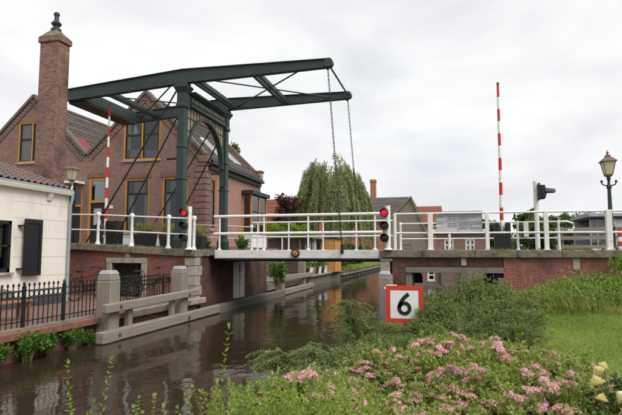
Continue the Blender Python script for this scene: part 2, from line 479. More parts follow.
foliage('leaf_weed', [(0.10,0.17,0.03), (0.18,0.28,0.05), (0.28,0.36,0.08)], trans=0.3)
foliage('grass_seed', [(0.42,0.33,0.20), (0.52,0.42,0.27), (0.58,0.42,0.32)], trans=0.3)
foliage('petal_pink', [(0.66,0.27,0.40), (0.78,0.40,0.53), (0.86,0.56,0.66), (0.86,0.66,0.70)], trans=0.25, rough=0.7)
foliage('petal_faded', [(0.45,0.24,0.20), (0.62,0.36,0.34), (0.74,0.47,0.48), (0.58,0.40,0.30)], trans=0.2, rough=0.8)
foliage('petal_yellow', [(0.86,0.72,0.38), (0.89,0.81,0.56), (0.91,0.87,0.72)], trans=0.3, rough=0.6)
foliage('petal_mixed', [(0.70,0.12,0.16), (0.75,0.30,0.10), (0.78,0.70,0.62), (0.12,0.20,0.04), (0.09,0.16,0.03)], trans=0.2)
glassmat('glass')
glassmat('lamp_glass', (0.80, 0.72, 0.50))
emis('red_light', (0.85, 0.015, 0.035), 0.30, (0.35,0.012,0.02))
plain('lens_green', (0.010,0.035,0.030), None, 5, 0.15, 0)
plain('lens_dark_red', (0.05,0.012,0.012), None, 5, 0.15, 0)
plain('lens_amber', (0.50,0.16,0.05), (0.42,0.11,0.03), 9, 0.2, 0)
# frosted lantern panes
m, t, b = newmat('lantern_pane'); b.inputs['Base Color'].default_value = (0.80,0.74,0.55,1); b.inputs['Roughness'].default_value = 0.35
tr_ = nd(t, 'ShaderNodeBsdfTranslucent'); tr_.inputs[0].default_value = (0.95,0.90,0.70,1)
ms_ = nd(t, 'ShaderNodeMixShader'); ms_.inputs[0].default_value = 0.6
t.links.new(b.outputs[0], ms_.inputs[1]); t.links.new(tr_.outputs[0], ms_.inputs[2])
t.links.new(ms_.outputs[0], t.nodes['Material Output'].inputs['Surface'])
# water
m, t, b = newmat('water')
b.inputs['Base Color'].default_value = (0.029,0.021,0.0125,1)
b.inputs['Roughness'].default_value = 0.045; b.inputs['IOR'].default_value = 1.333
b.inputs['Specular IOR Level'].default_value = 0.5
v1 = mapped(t, 'Object', (1.0, 0.62, 1.0))
h1 = noise(t, 1.25, 3, 0.5, vec=v1, dist=0.3); h2 = noise(t, 5.5, 4, 0.55, vec=v1, dist=0.5); h3 = noise(t, 0.35, 2, 0.5, vec=v1)
def mul(t, a, k):
    n = nd(t, 'ShaderNodeMath', operation='MULTIPLY'); t.links.new(a, n.inputs[0])
    if hasattr(k, 'links'): t.links.new(k, n.inputs[1])
    else: n.inputs[1].default_value = k
    return n.outputs[0]
def addn(t, a, b_):
    n = nd(t, 'ShaderNodeMath', operation='ADD'); t.links.new(a, n.inputs[0]); t.links.new(b_, n.inputs[1]); return n.outputs[0]
gust = ramp(t, h3, 0.40, 0.62, (0.35,0.35,0.35), (1,1,1))
hh = addn(t, mul(t, h1, 1.0), mul(t, mul(t, h2, 0.26), gust))
bump(t, b, hh, 0.42, 0.045)
# ground
m, t, b = newmat('ground_earth')
v = mapped(t, 'Object')
col = mixc(t, ramp(t, noise(t, 0.9, 8, 0.65, vec=v), 0.38, 0.62), (0.14,0.19,0.05), (0.19,0.24,0.07))
col = mixc(t, ramp(t, noise(t, 6, 6, 0.7, vec=v), 0.52, 0.72), col, (0.19,0.17,0.09))
t.links.new(col, b.inputs['Base Color']); b.inputs['Roughness'].default_value = 1.0; b.inputs['Specular IOR Level'].default_value = 0.1
bump(t, b, noise(t, 25, 5, 0.7, vec=v), 0.8, 0.03)

# ================================================================== SETTING
def sstep(a, b, x):
    tt = min(1.0, max(0.0, (x - a) / (b - a))); return tt * tt * (3 - 2 * tt)
def lerp(a, b, k): return a + (b - a) * k
def shore(y):
    """x of the right-hand bank's edge"""
    if y < 0: return -2.6
    if y < 11.0: return -2.1 + 0.45 * sstep(3, 9, y) + 0.12 * math.sin(y * 1.7)
    if y < 13.5: return lerp(-1.6, 1.75, sstep(11.0, 13.5, y))
    if y < 38.5: return 5.2
    if y < 76: return -2.4
    return -40
def gz(x, y):
    if x < -8.32: return 0.55
    s = shore(y)
    if y >= 76: return 0.5
    if x < s:
        return -1.2
    if y < 16.2:
        base = 0.5 + 0.28 * sstep(6, 11, y) + 0.98 * sstep(10.5, 15.6, y) * sstep(1.2, 3.4, x)
        base += 0.05 * math.sin(x * 1.3 + y * 0.9)
        return lerp(-0.25, base, sstep(0.0, 0.8, x - s))
    if y < 38.5: return 1.9
    return 0.7
xs = [-900, -300, -120, -60, -30, -18, -12, -8.40, -8.30] + [round(-8 + 0.25 * i, 3) for i in range(0, 57)] + [7, 8.5, 10, 13, 20, 40, 90, 300, 900]
ys = [-60, -20, -8] + [round(-4 + 0.3 * i, 3) for i in range(0, 68)] + [16.25, 17, 20, 21, 24, 30, 34.4, 38.4, 38.6, 50, 60, 75.9, 76.1, 85, 110, 160, 300, 700, 1500]
g = MB()
nx = len(xs)
g.v = [(x, y, gz(x, y)) for y in ys for x in xs]
g.f = [(j*nx+i, j*nx+i+1, (j+1)*nx+i+1, (j+1)*nx+i) for j in range(len(ys)-1) for i in range(nx-1)]
ground = struct(g.build('ground', 'ground_earth', smooth=True))

wm = MB(); wm.add([(-9.5,-60,0),(6,-60,0),(6,76.5,0),(-9.5,76.5,0)], [(0,1,2,3)])
struct(wm.build('canal_water', 'water'))

# paved quay in front of the white house
struct(MB().box(-20, -8.42, -10, 15.98, 0.40, 0.575).build('quay_pavement', 'clinker_paving'))
struct(MB().box(-8.42, -8.10, -10, 15.98, 0.40, 0.60).build('quay_kerb', 'concrete'))
# street on the left, as high as the deck
def zt(x):                                    # level of the road on the left approach
    return 2.20 + 0.054 * max(0.0, min(5.2, -8.15 - x))
lr = MB()
xl = [-60, -20, -13.3, -11.5, -9.8, -8.16]
lr.v = [(x, y, zt(x) - 0.02) for y in (16.42, 22.6) for x in xl]
lr.f = [(i, i+1, len(xl)+i+1, len(xl)+i) for i in range(len(xl)-1)]
struct(lr.build('left_road', 'asphalt_paving'))
struct(MB().box(-60, -10.6, 22.4, 32.6, 0.4, 2.42).build('left_street', 'clinker_paving'))
struct(MB().box(1.75, 80, 16.40, 21.4, 1.2, 2.16).build('right_road', 'asphalt_paving'))
struct(MB().box(5.4, 90, 21.5, 70, 1.2, 2.10).build('right_street', 'asphalt_paving'))
# left bank beyond the bridge
struct(MB().box(-24, -8.12, 32.61, 41.0, 0.3, 0.62).build('garden_ground', 'clinker_paving'))
struct(MB().box(-10.55, -8.12, 23.4, 32.6, 0.3, 0.62).build('garden_terrace', 'concrete'))

# ================================================================== BRIDGE MASONRY
def stone(parent, x0, x1, y0, y1, z0, z1, mat='stone', bevel=0.012, name='stone'):
    return MB().box(x0, x1, y0, y1, z0, z1).build(name, mat, parent, bevel=bevel)

la = thing('bridge_abutment', (-10.5, 16, 0.55), 'brick abutment left of the canal with stone-framed dark cellar door', 'abutment')
door_h = [(-11.42,0.40),(-10.24,0.40),(-10.24,1.74),(-11.42,1.74)]
MB().slab([(-22,0.3),(-8.16,0.3),(-8.16,1.96),(-13.3,2.24),(-22,2.24)], [door_h], 16.0, 16.42, 'xz').build('front_wall', 'abutment_brick', la)
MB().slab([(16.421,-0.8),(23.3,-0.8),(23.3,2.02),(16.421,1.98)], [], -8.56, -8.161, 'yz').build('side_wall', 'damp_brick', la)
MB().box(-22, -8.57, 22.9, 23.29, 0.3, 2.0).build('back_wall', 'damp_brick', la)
x = -8.12; k = 0
while x > -14.0:                                # coping stones, following the slope of the approach
    L = 1.18 + 0.2 * math.sin(k * 2.3)
    xa, xb = x, x - L + 0.012
    za, zb = zt(xa), zt(xb)
    MB().hexa([(xb,15.90,zb-0.235),(xa,15.90,za-0.235),(xa,16.46,za-0.235),(xb,16.46,zb-0.235)],
              [(xb,15.90,zb),(xa,15.90,za),(xa,16.46,za),(xb,16.46,zb)]).build('coping_slab', 'coping_stone', la, bevel=0.02)
    x -= L; k += 1
for y0 in (16.48, 17.75, 19.0, 20.3, 21.6):
    MB().box(-8.60, -8.10, y0, y0 + 1.22, 1.985, 2.19).build('coping_slab', 'coping_stone', la, bevel=0.02)
z = 0.30; k = 0
while z < 1.9:                                  # quoins at the corner
    h = min(0.34 + 0.05 * math.sin(k * 3.1), 1.955 - z)
    wx = 0.44 if k % 2 == 0 else 0.32
    MB().box(-8.13 - wx, -8.135, 15.965, 16.0 + (0.32 if k % 2 == 0 else 0.46), z, z + h - 0.012).build('quoin', 'stone', la, bevel=0.018)
    z += h; k += 1
stone(la, -11.66, -10.02, 15.955, 16.2, 1.745, 1.93, name='door_lintel')
for (xa, xb) in ((-11.64, -11.425), (-10.235, -10.02)):
    for (za, zb) in ((0.56, 0.97), (0.98, 1.36), (1.37, 1.742)):
        stone(la, xa, xb, 15.96, 16.2, za, zb, name='jamb_stone')
stone(la, -10.90, -10.72, 15.965, 16.1, 1.95, 2.10, name='keystone')
dr = MB().box(-11.42, -10.24, 16.22, 16.28, 0.56, 1.74).build('cellar_door', 'shutter_black', la)
for i in range(5):
    MB().box(-11.40 + i*0.235, -11.40 + i*0.235 + 0.215, 16.205, 16.222, 0.6, 1.72).build('board', 'shutter_black', dr)
pn = MB().box(-8.158, -8.10, 19.25, 20.35, 0.28, 1.74).build('service_hatch', 'beam_paint', la, bevel=0.008)
MB().box(-8.10, -8.085, 19.72, 19.86, 1.32, 1.60).build('latch', 'black_paint', pn)
MB().box(-8.10, -8.088, 19.79, 19.80, 0.30, 1.72).build('joint', 'plinth', pn)

ra = thing('bridge_abutment', (3.0, 16, 1.2), 'brick abutment right of the canal with concrete lintel over a side opening', 'abutment')
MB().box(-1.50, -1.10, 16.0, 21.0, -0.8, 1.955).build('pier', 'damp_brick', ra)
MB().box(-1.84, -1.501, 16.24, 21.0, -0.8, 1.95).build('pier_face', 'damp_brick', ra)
z = 0.0; k = 0
while z < 1.9:
    h = min(0.36 + 0.06 * math.sin(k * 2.2), 1.95 - z)
    wx = 0.38 if k % 2 else 0.30
    MB().box(-1.87, -1.87 + wx, 15.965, 16.235, z, z + h - 0.012).build('quoin', 'stone', ra, bevel=0.018)
    z += h; k += 1
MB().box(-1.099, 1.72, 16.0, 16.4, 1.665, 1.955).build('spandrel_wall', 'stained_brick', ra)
MB().box(-1.10, 1.74, 15.985, 16.41, 1.50, 1.664).build('opening_lintel', 'concrete', ra, bevel=0.01)
MB().box(-1.095, 1.74, 16.42, 21.0, 1.70, 1.95).build('opening_soffit', 'concrete', ra)
MB().box(1.745, 26, 16.0, 16.38, 0.2, 1.955).build('front_wall', 'red_brick', ra)
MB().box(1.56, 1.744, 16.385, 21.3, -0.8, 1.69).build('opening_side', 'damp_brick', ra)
MB().box(1.58, 1.74, 15.97, 16.38, -0.6, 1.366).build('opening_jamb', 'concrete', ra, bevel=0.01)
x = -1.90; k = 0
while x < 13:
    L = 1.32 + 0.22 * math.sin(k * 1.9)
    MB().box(x, x + L - 0.012, 15.90, 16.46, 1.96, 2.195 - 0.003 * max(0, x)).build('coping_slab', 'coping_stone', ra, bevel=0.022)
    x += L; k += 1
MB().box(-1.895, 1.74, 16.47, 21.2, 1.96, 2.17).build('deck_slab', 'concrete', ra)
MB().box(-1.098, -0.90, 16.03, 16.6, -0.6, 1.498).build('opening_jamb', 'concrete', ra, bevel=0.01)
stone(ra, 3.60, 3.78, 15.965, 16.2, 1.62, 1.95, name='vent_stone')
stone(ra, 0.55, 0.70, 15.975, 16.2, 1.72, 1.95, name='vent_stone')

# ================================================================== DRAWBRIDGE
NY, FY = 17.0, 20.8
PX = -9.32
db = thing('drawbridge', (PX, (NY+FY)/2, 2.2), 'dark green steel drawbridge with overhead balance arms spanning the canal', 'drawbridge')
# portal posts
for yy in (NY, FY):
    zb = zt(PX) - 0.03
    p = MB()
    p.lathe((PX, yy, 0), [(0.29,zb),(0.29,zb+0.35),(0.25,zb+0.42),(0.225,zb+0.5),(0.205,6.9),(0.205,7.55)], 4)
    po = p.build('portal_post', 'green_steel', db, bevel=0.02)
    for zc in (4.85, 6.05):
        MB().lathe((PX, yy, 0), [(0.215,zc-0.05),(0.25,zc-0.03),(0.25,zc+0.03),(0.215,zc+0.05)], 4).build('collar', 'green_steel', po)
    MB().lathe((PX, yy, 0), [(0.21,7.50),(0.28,7.56),(0.28,7.64),(0.24,7.70),(0.24,8.08),(0.27,8.12),(0.35,8.24),(0.39,8.28),(0.39,8.36),(0.26,8.40)], 4).build('capital', 'green_steel', po, bevel=0.01)
    s = -1 if yy == NY else 1
    MB().box(PX+0.06, PX+0.19, yy-0.10, yy+0.10, 7.76, 8.02).build('panel', 'green_steel', po, bevel=0.015)
    # pivot bearing
    MB().hexa([(PX-0.28,yy-0.14,8.40),(PX+0.28,yy-0.14,8.40),(PX+0.28,yy+0.14,8.40),(PX-0.28,yy+0.14,8.40)],
              [(PX-0.12,yy-0.14,8.56),(PX+0.12,yy-0.14,8.56),(PX+0.12,yy+0.14,8.56),(PX-0.12,yy+0.14,8.56)]).build('bearing', 'green_steel', db, bevel=0.01)
    # backstays
    for (zA, xB, off) in ((8.35, -13.38, -0.20), (7.25, -12.18, -0.20)):
        MB().tube([(PX+off, yy, zA), (xB, yy, zt(xB)-0.05)], 0.032, 8).build('backstay', 'black_paint', db, smooth=True)
    MB().tube([(PX-0.2, yy, 5.62), (PX-0.62, yy, 5.62)], 0.04, 8).build('stay_bracket', 'black_paint', db)
# lintel between posts: cornice, frieze, lower moulding
y0, y1 = NY + 0.17, FY - 0.17
li = MB().box(PX-0.13, PX+0.13, y0, y1, 7.78, 8.10).build('lintel', 'green_steel', db)
MB().box(PX-0.22, PX+0.22, y0+0.12, y1-0.12, 8.105, 8.17).build('cornice', 'green_steel', li)
MB().box(PX-0.30, PX+0.30, y0+0.26, y1-0.26, 8.172, 8.26).build('cornice', 'green_steel', li)
MB().box(PX-0.19, PX+0.19, y0+0.13, y1-0.13, 7.66, 7.775).build('moulding', 'green_steel', li)
nb = 15
for i in range(nb):                             # raised ornament along the frieze
    yc = y0 + 0.3 + (y1 - y0 - 0.6) * i / (nb - 1)
    MB().box(PX+0.131, PX+0.165, yc-0.075 - 0.02*(i % 3), yc+0.075, 7.85, 8.03 - 0.03*(i % 2)).build('ornament', 'dim_tracery', li, bevel=0.015)
# arch with tracery spandrels
ya, yb = NY + 0.20, FY - 0.20; cy = (ya+yb)/2; rr = (yb-ya)/2 - 0.05
zs = 5.75
arc = [(cy + rr*math.cos(a), zs + (7.52-zs)*math.sin(a)) for a in np.linspace(0, math.pi, 28)]
MB().slab([(yb, zs), (yb, 7.655), (ya, 7.655), (ya, zs)] + arc[::-1], [], PX-0.035, PX+0.035, 'yz').build('spandrel', 'ochre_tracery', db)
rib = MB(); ri = [(cy + (rr-0.09)*math.cos(a), zs + (7.43-zs)*math.sin(a)) for a in np.linspace(0, math.pi, 28)]
ro = [(cy + (rr+0.03)*math.cos(a), zs + (7.55-zs)*math.sin(a)) for a in np.linspace(0, math.pi, 28)]
rib.slab(ro + ri[::-1], [], PX-0.11, PX+0.11, 'yz')
ar = rib.build('arch_rib', 'green_steel', db)
for yy_ in (ya, yb):
    MB().box(PX-0.09, PX+0.09, yy_-0.05, yy_+0.05, 5.0, zs).build('arch_leg', 'green_steel', db)
for s in (-1, 1):                               # bars of the tracery
    tr = MB()
    for i in range(5):
        yy_ = cy + s * (rr * (0.38 + 0.15 * i))
        zz = zs + (7.52-zs) * math.sqrt(max(0.02, 1 - ((yy_-cy)/rr)**2))
        if zz < 7.5: tr.beam((PX+0.05, yy_, zz), (PX+0.05, yy_ - s*0.0, 7.65), 0.025, 0.02, up=(1,0,0))
    for q in (6.75, 7.25):
        yin = rr * math.sqrt(max(0, 1 - ((q-zs)/(7.52-zs))**2))
        tr.beam((PX+0.052, cy + s*yin, q), (PX+0.052, cy + s*(rr+0.05), q), 0.025, 0.02, up=(1,0,0))
    tr.build('tracery', 'green_steel', db)
# balance arms
AX = [(-14.45, 8.20, 8.62), (-9.32, 8.50, 8.99), (-3.72, 8.61, 8.86)]
def arm_z(x, top):
    for (xa, ba, ta), (xb, bb, tb) in zip(AX, AX[1:]):
        if x <= xb:
            k_ = (x-xa)/(xb-xa); return lerp(ta, tb, k_) if top else lerp(ba, bb, k_)
for yy in (NY, FY):
    poly = [(a, b) for a, b, c in AX] + [(a, c) for a, b, c in AX[::-1]]
    aw = MB().slab(poly, [], yy-0.055, yy+0.055, 'xz').build('balance_arm', 'green_steel', db)
    for (xa, ba, ta), (xb, bb, tb) in zip(AX, AX[1:]):
        MB().beam((xa, yy, ta+0.015), (xb, yy, tb+0.015), 0.24, 0.03).build('flange', 'green_steel', aw)
        MB().beam((xa, yy, ba-0.015), (xb, yy, bb-0.015), 0.24, 0.03).build('flange', 'green_steel', aw)
    MB().lathe((-3.70, yy-0.13, 8.74), [(0.155,0),(0.155,0.26)], 18, 'y').build('arm_end', 'green_steel', aw, smooth=True)
# counterweight and cross members
cw = MB().hexa([(-14.45,NY+0.06,8.13),(-13.70,NY+0.06,8.17),(-13.70,FY-0.06,8.17),(-14.45,FY-0.06,8.13)],
               [(-14.45,NY+0.06,8.56),(-13.70,NY+0.06,8.61),(-13.70,FY-0.06,8.61),(-14.45,FY-0.06,8.56)]).build('counterweight_box', 'green_steel', db)
MB().box(-14.47, -13.68, NY+0.1, FY-0.1, 8.092, 8.128).build('bottom_plate', 'rust_steel', cw)
for (xx, zz) in ((-12.7, 8.44), (-8.85, 8.58), (-6.45, 8.62)):
    for dx in (-0.11, 0.11):
        MB().beam((xx+dx, NY+0.06, zz), (xx+dx, FY-0.06, zz), 0.09, 0.16).build('cross_member', 'green_steel', db)
def rod(p, q, r=0.03, name='brace_rod', mat='green_steel'):
    return MB().tube([p, q], r, 8).build(name, mat, db, smooth=True)
rod((-8.7, NY, 8.62), (-4.4, FY, 8.70)); rod((-8.7, FY, 8.62), (-4.5, NY, 8.70))
rod((-13.6, NY, 8.40), (-9.6, FY, 8.66)); rod((-13.6, FY, 8.40), (-9.6, NY, 8.66))
rod((-3.70, NY+0.1, 8.68), (-3.70, FY-0.1, 8.74), 0.035, 'tip_tie')
# lifting chains: real links, each chain one part
def chain(p, q, name):
    p = Vector(p); q = Vector(q); dd = q - p; n = int(dd.length / 0.085); u = dd.normalized()
    a1 = u.cross(Vector((0,1,0))).normalized(); a2 = u.cross(a1).normalized(); mb_ = MB()
    for i in range(n):
        c = p + dd * ((i + 0.5) / n); s_ = a1 if i % 2 else a2
        h = 0.055
        for sg in (-1, 1):
            mb_.beam(c - u*h*0.72 + s_*0.021*sg, c + u*h*0.72 + s_*0.021*sg, 0.016, 0.016, up=s_)
            mb_.beam(c + u*h*sg*0.8 - s_*0.028, c + u*h*sg*0.8 + s_*0.028, 0.016, 0.016, up=u)
    return mb_.build(name, 'dark_chain', db)
chain((-3.74, NY, 8.58), (-3.26, NY-0.05, 2.36), 'lifting_chain')
chain((-3.72, FY, 8.58), (-3.24, FY+0.05, 2.36), 'lifting_chain')
for yy in (NY-0.09, FY+0.09):
    MB().box(-3.30, -3.20, yy-0.04, yy+0.04, 2.08, 2.40).build('chain_shackle', 'black_paint', db, bevel=0.015)
for yy in (NY, FY):
    MB().lathe((-3.74, yy, 8.60), [(0.02,-0.10),(0.06,-0.07),(0.07,0.0),(0.05,0.05)], 10).build('chain_eye', 'black_paint', db, smooth=True)
# lifting deck
SX0, SX1 = -7.92, -1.93
dk = MB().box(SX0, SX1, NY+0.09, FY-0.09, 2.07, 2.19).build('deck', 'asphalt_paving', db)
for yy in (NY, FY):
    e_ = MB().box(SX0+0.02, SX1+0.03, yy-0.07, yy+0.07, 1.925, 2.205).build('edge_beam', 'beam_paint', db, bevel=0.008)
    MB().box(SX0+0.02, SX1+0.03, yy-0.10, yy+0.085, 1.885, 1.923).build('beam_flange', 'plinth', e_)
for yy in np.linspace(NY+0.7, FY-0.7, 4):
    MB().box(SX0+0.1, SX1-0.05, yy-0.06, yy+0.06, 1.80, 2.065).build('deck_girder', 'green_steel', dk)
MB().box(-8.10, SX0-0.01, NY-0.05, FY+0.05, 2.02, 2.185).build('hinge_sill', 'concrete', db)
nl = MB().lathe((-4.88, NY-0.15, 2.09), [(0.14,0.0),(0.15,0.02),(0.15,0.078)], 20, 'y').build('navigation_light', 'black_paint', db, smooth=True)
MB().lathe((-4.88, NY-0.165, 2.09), [(0.04,0),(0.085,0.006),(0.10,0.014)], 20, 'y').build('lens', 'lens_amber', nl, smooth=True)
# railings of the lifting deck
for yy, big in ((NY, True), (FY, False)):
    r_ = 0.052 if big else 0.036
    for zz in (3.41, 2.79):
        MB().tube([(SX0-0.05, yy, zz), (SX1+0.02, yy, zz)], r_, 12).build('hand_rail', 'white_paint', db, smooth=True)
    for xx in ((-7.75, -6.06, -4.45, -2.15) if big else (-7.7, -6.3, -4.8, -3.4, -2.1)):
        rp = MB().tube([(xx, yy, 2.2), (xx, yy, 3.41)], 0.033, 10).build('rail_post', 'white_paint', db, smooth=True)
        MB().lathe((xx, yy, 2.2), [(0.07,0),(0.07,0.03),(0.04,0.06)], 12).build('post_foot', 'white_paint', rp, smooth=True)

# ================================================================== FIXED RAILINGS
def ball_post(parent, x, y, zb, zt_, r=0.055, ball=True):
    m_ = MB()
    prof = [(r*1.7,0),(r*1.7,0.05),(r*1.15,0.09),(r,0.14),(r*0.92,zt_-zb-0.10),(r*1.1,zt_-zb-0.07)]
    if ball:
        prof += [(r*1.45,zt_-zb-0.03),(r*1.6,zt_-zb+0.02),(r*1.35,zt_-zb+0.075),(r*0.6,zt_-zb+0.105),(0.004,zt_-zb+0.11)]
    else:
        prof += [(r*1.2,zt_-zb+0.02),(r*0.9,zt_-zb+0.05),(0.004,zt_-zb+0.055)]
    m_.lathe((x, y, zb), prof, 14)
    return m_.build('rail_post', 'white_paint', parent, smooth=True)
def railing(label, pts, zoff, r=0.027, h=1.14, mid=0.55, rp=0.055, ball=True, group='white railings on the bridge'):
    rl = thing('bridge_railing', (pts[0][0], pts[0][1], pts[0][2]), label, 'railing', group)
    for (x, y, zb) in pts:
        ball_post(rl, x, y, zb, zb + h - 0.02, rp, ball)
    for hz in (h, mid):
        MB().tube([(x, y, zb + hz - 0.02) for x, y, zb in pts], r, 10).build('hand_rail', 'white_paint', rl, smooth=True)
    return rl
lx = [-14.2, -12.18, -10.78, -9.31, -8.33]
railing('white ball-topped railing on the abutment left of the canal, facing the water', [(x, 16.16, zt(x)) for x in lx], 0, h=1.10, mid=0.54)
railing('far white railing on the left approach, behind the bridge portal', [(x, 21.75, zt(x)-0.02) for x in (-11.2, -9.9, -8.35)], 0, h=1.10, mid=0.54)
# right side: square posts
rr_ = thing('bridge_railing', (-1.4, 16.16, 2.19), 'white square-post railing on the right abutment, carrying the grey notice board', 'railing', 'white railings on the bridge')
def sq_post(parent, x, y, z0, z1, w=0.10):
    o = MB().box(x-w/2, x+w/2, y-w/2, y+w/2, z0, z1).build('rail_post', 'white_paint', parent, bevel=0.01)
    MB().box(x-w*0.75, x+w*0.75, y-w*0.75, y+w*0.75, z0, z0+0.03).build('post_foot', 'white_paint', o)
    return o
for x, w_ in ((-1.41, 0.085), (-0.33, 0.15), (1.33, 0.11), (2.97, 0.12), (4.62, 0.15), (6.3, 0.11), (8.0, 0.11), (9.7, 0.11)):
    sq_post(rr_, x, 16.16, 2.185, 3.33, w_)
for zz, rz in ((3.325, 0.030), (2.72, 0.030)):
    MB().tube([(-1.41, 16.16, zz), (9.7, 16.16, zz - 0.05)], rz, 10).build('hand_rail', 'white_paint', rr_, smooth=True)
MB().tube([(-0.28,16.10,2.92),(-0.02,16.10,2.92)], 0.012, 6).build('cable_tie', 'white_paint', rr_)
rl2 = railing('far white railing across the right part of the bridge deck', [(x, 21.05, 2.17) for x in (-1.62, 0.3, 1.75, 2.85, 4.3)], 0, h=1.14, mid=0.52, rp=0.05, ball=False)
MB().tube([(4.3,21.05,3.29),(4.62,21.05,3.29),(4.80,21.05,3.22),(4.84,21.05,3.06),(4.76,21.05,2.94),(4.62,21.05,2.96)], 0.04, 10).build('scroll_end', 'white_paint', rl2, smooth=True)
MB().box(3.05, 3.22, 20.9, 21.0, 2.72, 3.30).build('rail_plate', 'white_paint', rl2, bevel=0.01)

# notice board with rows of small print
nbd = thing('notice_board', (0.5, 16.24, 2.75), 'grey timetable notice board with rows of small print on the railing', 'notice board')
bd = MB().box(-0.16, 1.20, 16.215, 16.24, 2.745, 3.37).build('board', 'board_grey', nbd, bevel=0.006)
fr = MB()
for (a_, b_, c_, d_) in ((-0.165,1.205,3.365,3.375), (-0.165,1.205,2.738,2.748), (-0.165,-0.155,2.74,3.375), (1.195,1.205,2.74,3.375), (0.505,0.512,2.75,3.36), (-0.155,1.195,3.255,3.260), (-0.155,1.195,3.06,3.065), (0.512,1.195,2.87,2.874)):
    fr.box(a_, b_, 16.208, 16.214, c_, d_)
fr.build('ruling', 'letter_grey', nbd)
pr = MB()
def printrow(x, xe, z, h):
    while x < xe:
        wl = random.uniform(0.02, 0.075)
        pr.box(x, min(x+wl, xe), 16.209, 16.2145, z, z + h*random.uniform(0.7, 1.0)); x += wl + 0.014
printrow(-0.06, 0.42, 3.285, 0.035); printrow(0.60, 1.10, 3.285, 0.035)
for zz in (3.205, 3.155, 3.105, 2.995, 2.945, 2.895):
    if zz in (3.205, 2.995): printrow(-0.13, 0.08, zz, 0.022)
    printrow(0.19, 0.31, zz, 0.022); printrow(0.34, 0.46, zz, 0.022)
for zz, xe in ((3.21,1.14),(3.165,1.05),(3.115,0.80),(3.01,1.16),(2.965,1.16),(2.915,0.9),(2.83,0.78),(2.83,1.12)):
    printrow(0.54 if not (zz == 2.83 and xe > 1) else 0.85, xe, zz, 0.022)
pr.build('print', 'letter_grey', nbd)

# ================================================================== SIGNALS, BARRIERS, LAMPS
def lamp_unit(parent, x, y, z, lens, r=0.132, name='signal_lamp'):
    h = MB().lathe((x, y, z), [(r*0.5,0.16),(r*0.95,0.12),(r,0.03),(r,0.0),(r*0.86,-0.004)][::-1], 24, 'y').build(name, 'black_paint', parent, smooth=True)
    MB().lathe((x, y-0.012, z), [(r*0.05,-0.012),(r*0.5,-0.008),(r*0.78,0.0),(r*0.78,0.02)], 24, 'y').build('lens', lens, h, smooth=True)
    v_ = MB()                                   # visor: half tube over the lens
    A = np.linspace(R(-15), R(195), 15); b_ = len(v_.v)
    for rr2 in (r*0.98, r*0.90):
        for a_ in A:
            dep = 0.17 * (0.35 + 0.65*max(0, math.sin(a_)))
            v_.v.append((x + rr2*math.cos(a_), y, z + rr2*math.sin(a_)))
            v_.v.append((x + rr2*math.cos(a_), y - dep, z + rr2*math.sin(a_)))
    n_ = len(A)
    for q in range(2):
        o_ = q*2*n_
        for i in range(n_-1): v_.f.append((o_+2*i, o_+2*i+1, o_+2*i+3, o_+2*i+2))
    for i in range(n_-1): v_.f.append((2*i+1, 2*n_+2*i+1, 2*n_+2*i+3, 2*i+3))
    v_.build('visor', 'black_paint', h, smooth=True)
    return h
def tri_signal(x, y, zb, zs_, label, post_x):
    s_ = thing('traffic_signal', (post_x, y+0.14, zb), label, 'traffic light', 'canal signals with three lamps')
    MB().tube([(post_x, y+0.16, zb), (post_x, y+0.16, zs_[0]+0.22)], 0.075, 12).build('signal_post', 'white_paint', s_, smooth=True)
    MB().lathe((post_x, y+0.16, zb), [(0.14,0),(0.14,0.03),(0.085,0.06)], 14).build('post_foot', 'white_paint', s_, smooth=True)
    for z_, l_ in zip(zs_, ('red_light', 'lens_green', 'lens_dark_red')):
        u_ = lamp_unit(s_, x, y, z_, l_)
        MB().tube([(x, y+0.05, z_), (post_x, y+0.15, z_)], 0.04, 8).build('bracket', 'white_paint', u_)
    return s_
tri_signal(-8.50, 15.72, zt(-8.4), (3.47, 3.03, 2.61), 'canal traffic light with lit red lamp in front of the near green portal post', -8.36)
tri_signal(-1.70, 15.72, 2.19, (3.34, 2.94, 2.56), 'canal traffic light with lit red lamp on the right abutment corner', -1.60)

# side-facing signal on a tall white post
ss = thing('traffic_signal', (3.44, 20.4, 2.16), 'black road signal turned sideways on a tall white post', 'traffic light')
MB().tube([(3.44,20.4,2.16),(3.44,20.4,4.78)], 0.085, 12).build('signal_post', 'white_paint', ss, smooth=True)
hd = MB().box(3.54, 3.76, 20.22, 20.58, 4.10, 4.62).build('signal_head', 'black_paint', ss, bevel=0.05)
MB().box(3.50, 3.545, 20.06, 20.74, 4.04, 4.68).build('backing_board', 'black_paint', ss, bevel=0.02)
vz = MB()
for a0 in np.linspace(R(0), R(180), 13)[:-1]:
    a1 = a0 + R(15)
    pts_ = []
    for rr3 in (0.19, 0.17):
        for xx, aa in ((3.76,a0),(3.76,a1),(4.10,a1),(4.10,a0)):
            k_ = 1.0 if xx < 4 else 0.72
            pts_.append((xx, 20.4 + rr3*k_*math.cos(aa), 4.33 + rr3*k_*math.sin(aa)))
    vz.add(pts_, [(0,1,2,3),(7,6,5,4),(3,2,6,7)])
vz.build('visor', 'black_paint', hd)
MB().lathe((3.762, 20.4, 4.34), [(0.16,0),(0.15,0.02),(0.05,0.05)], 18, 'x').build('lens', 'lens_dark_red', hd, smooth=True)
MB().box(3.46, 3.52, 20.36, 20.44, 4.2, 4.5).build('bracket', 'white_paint', hd)

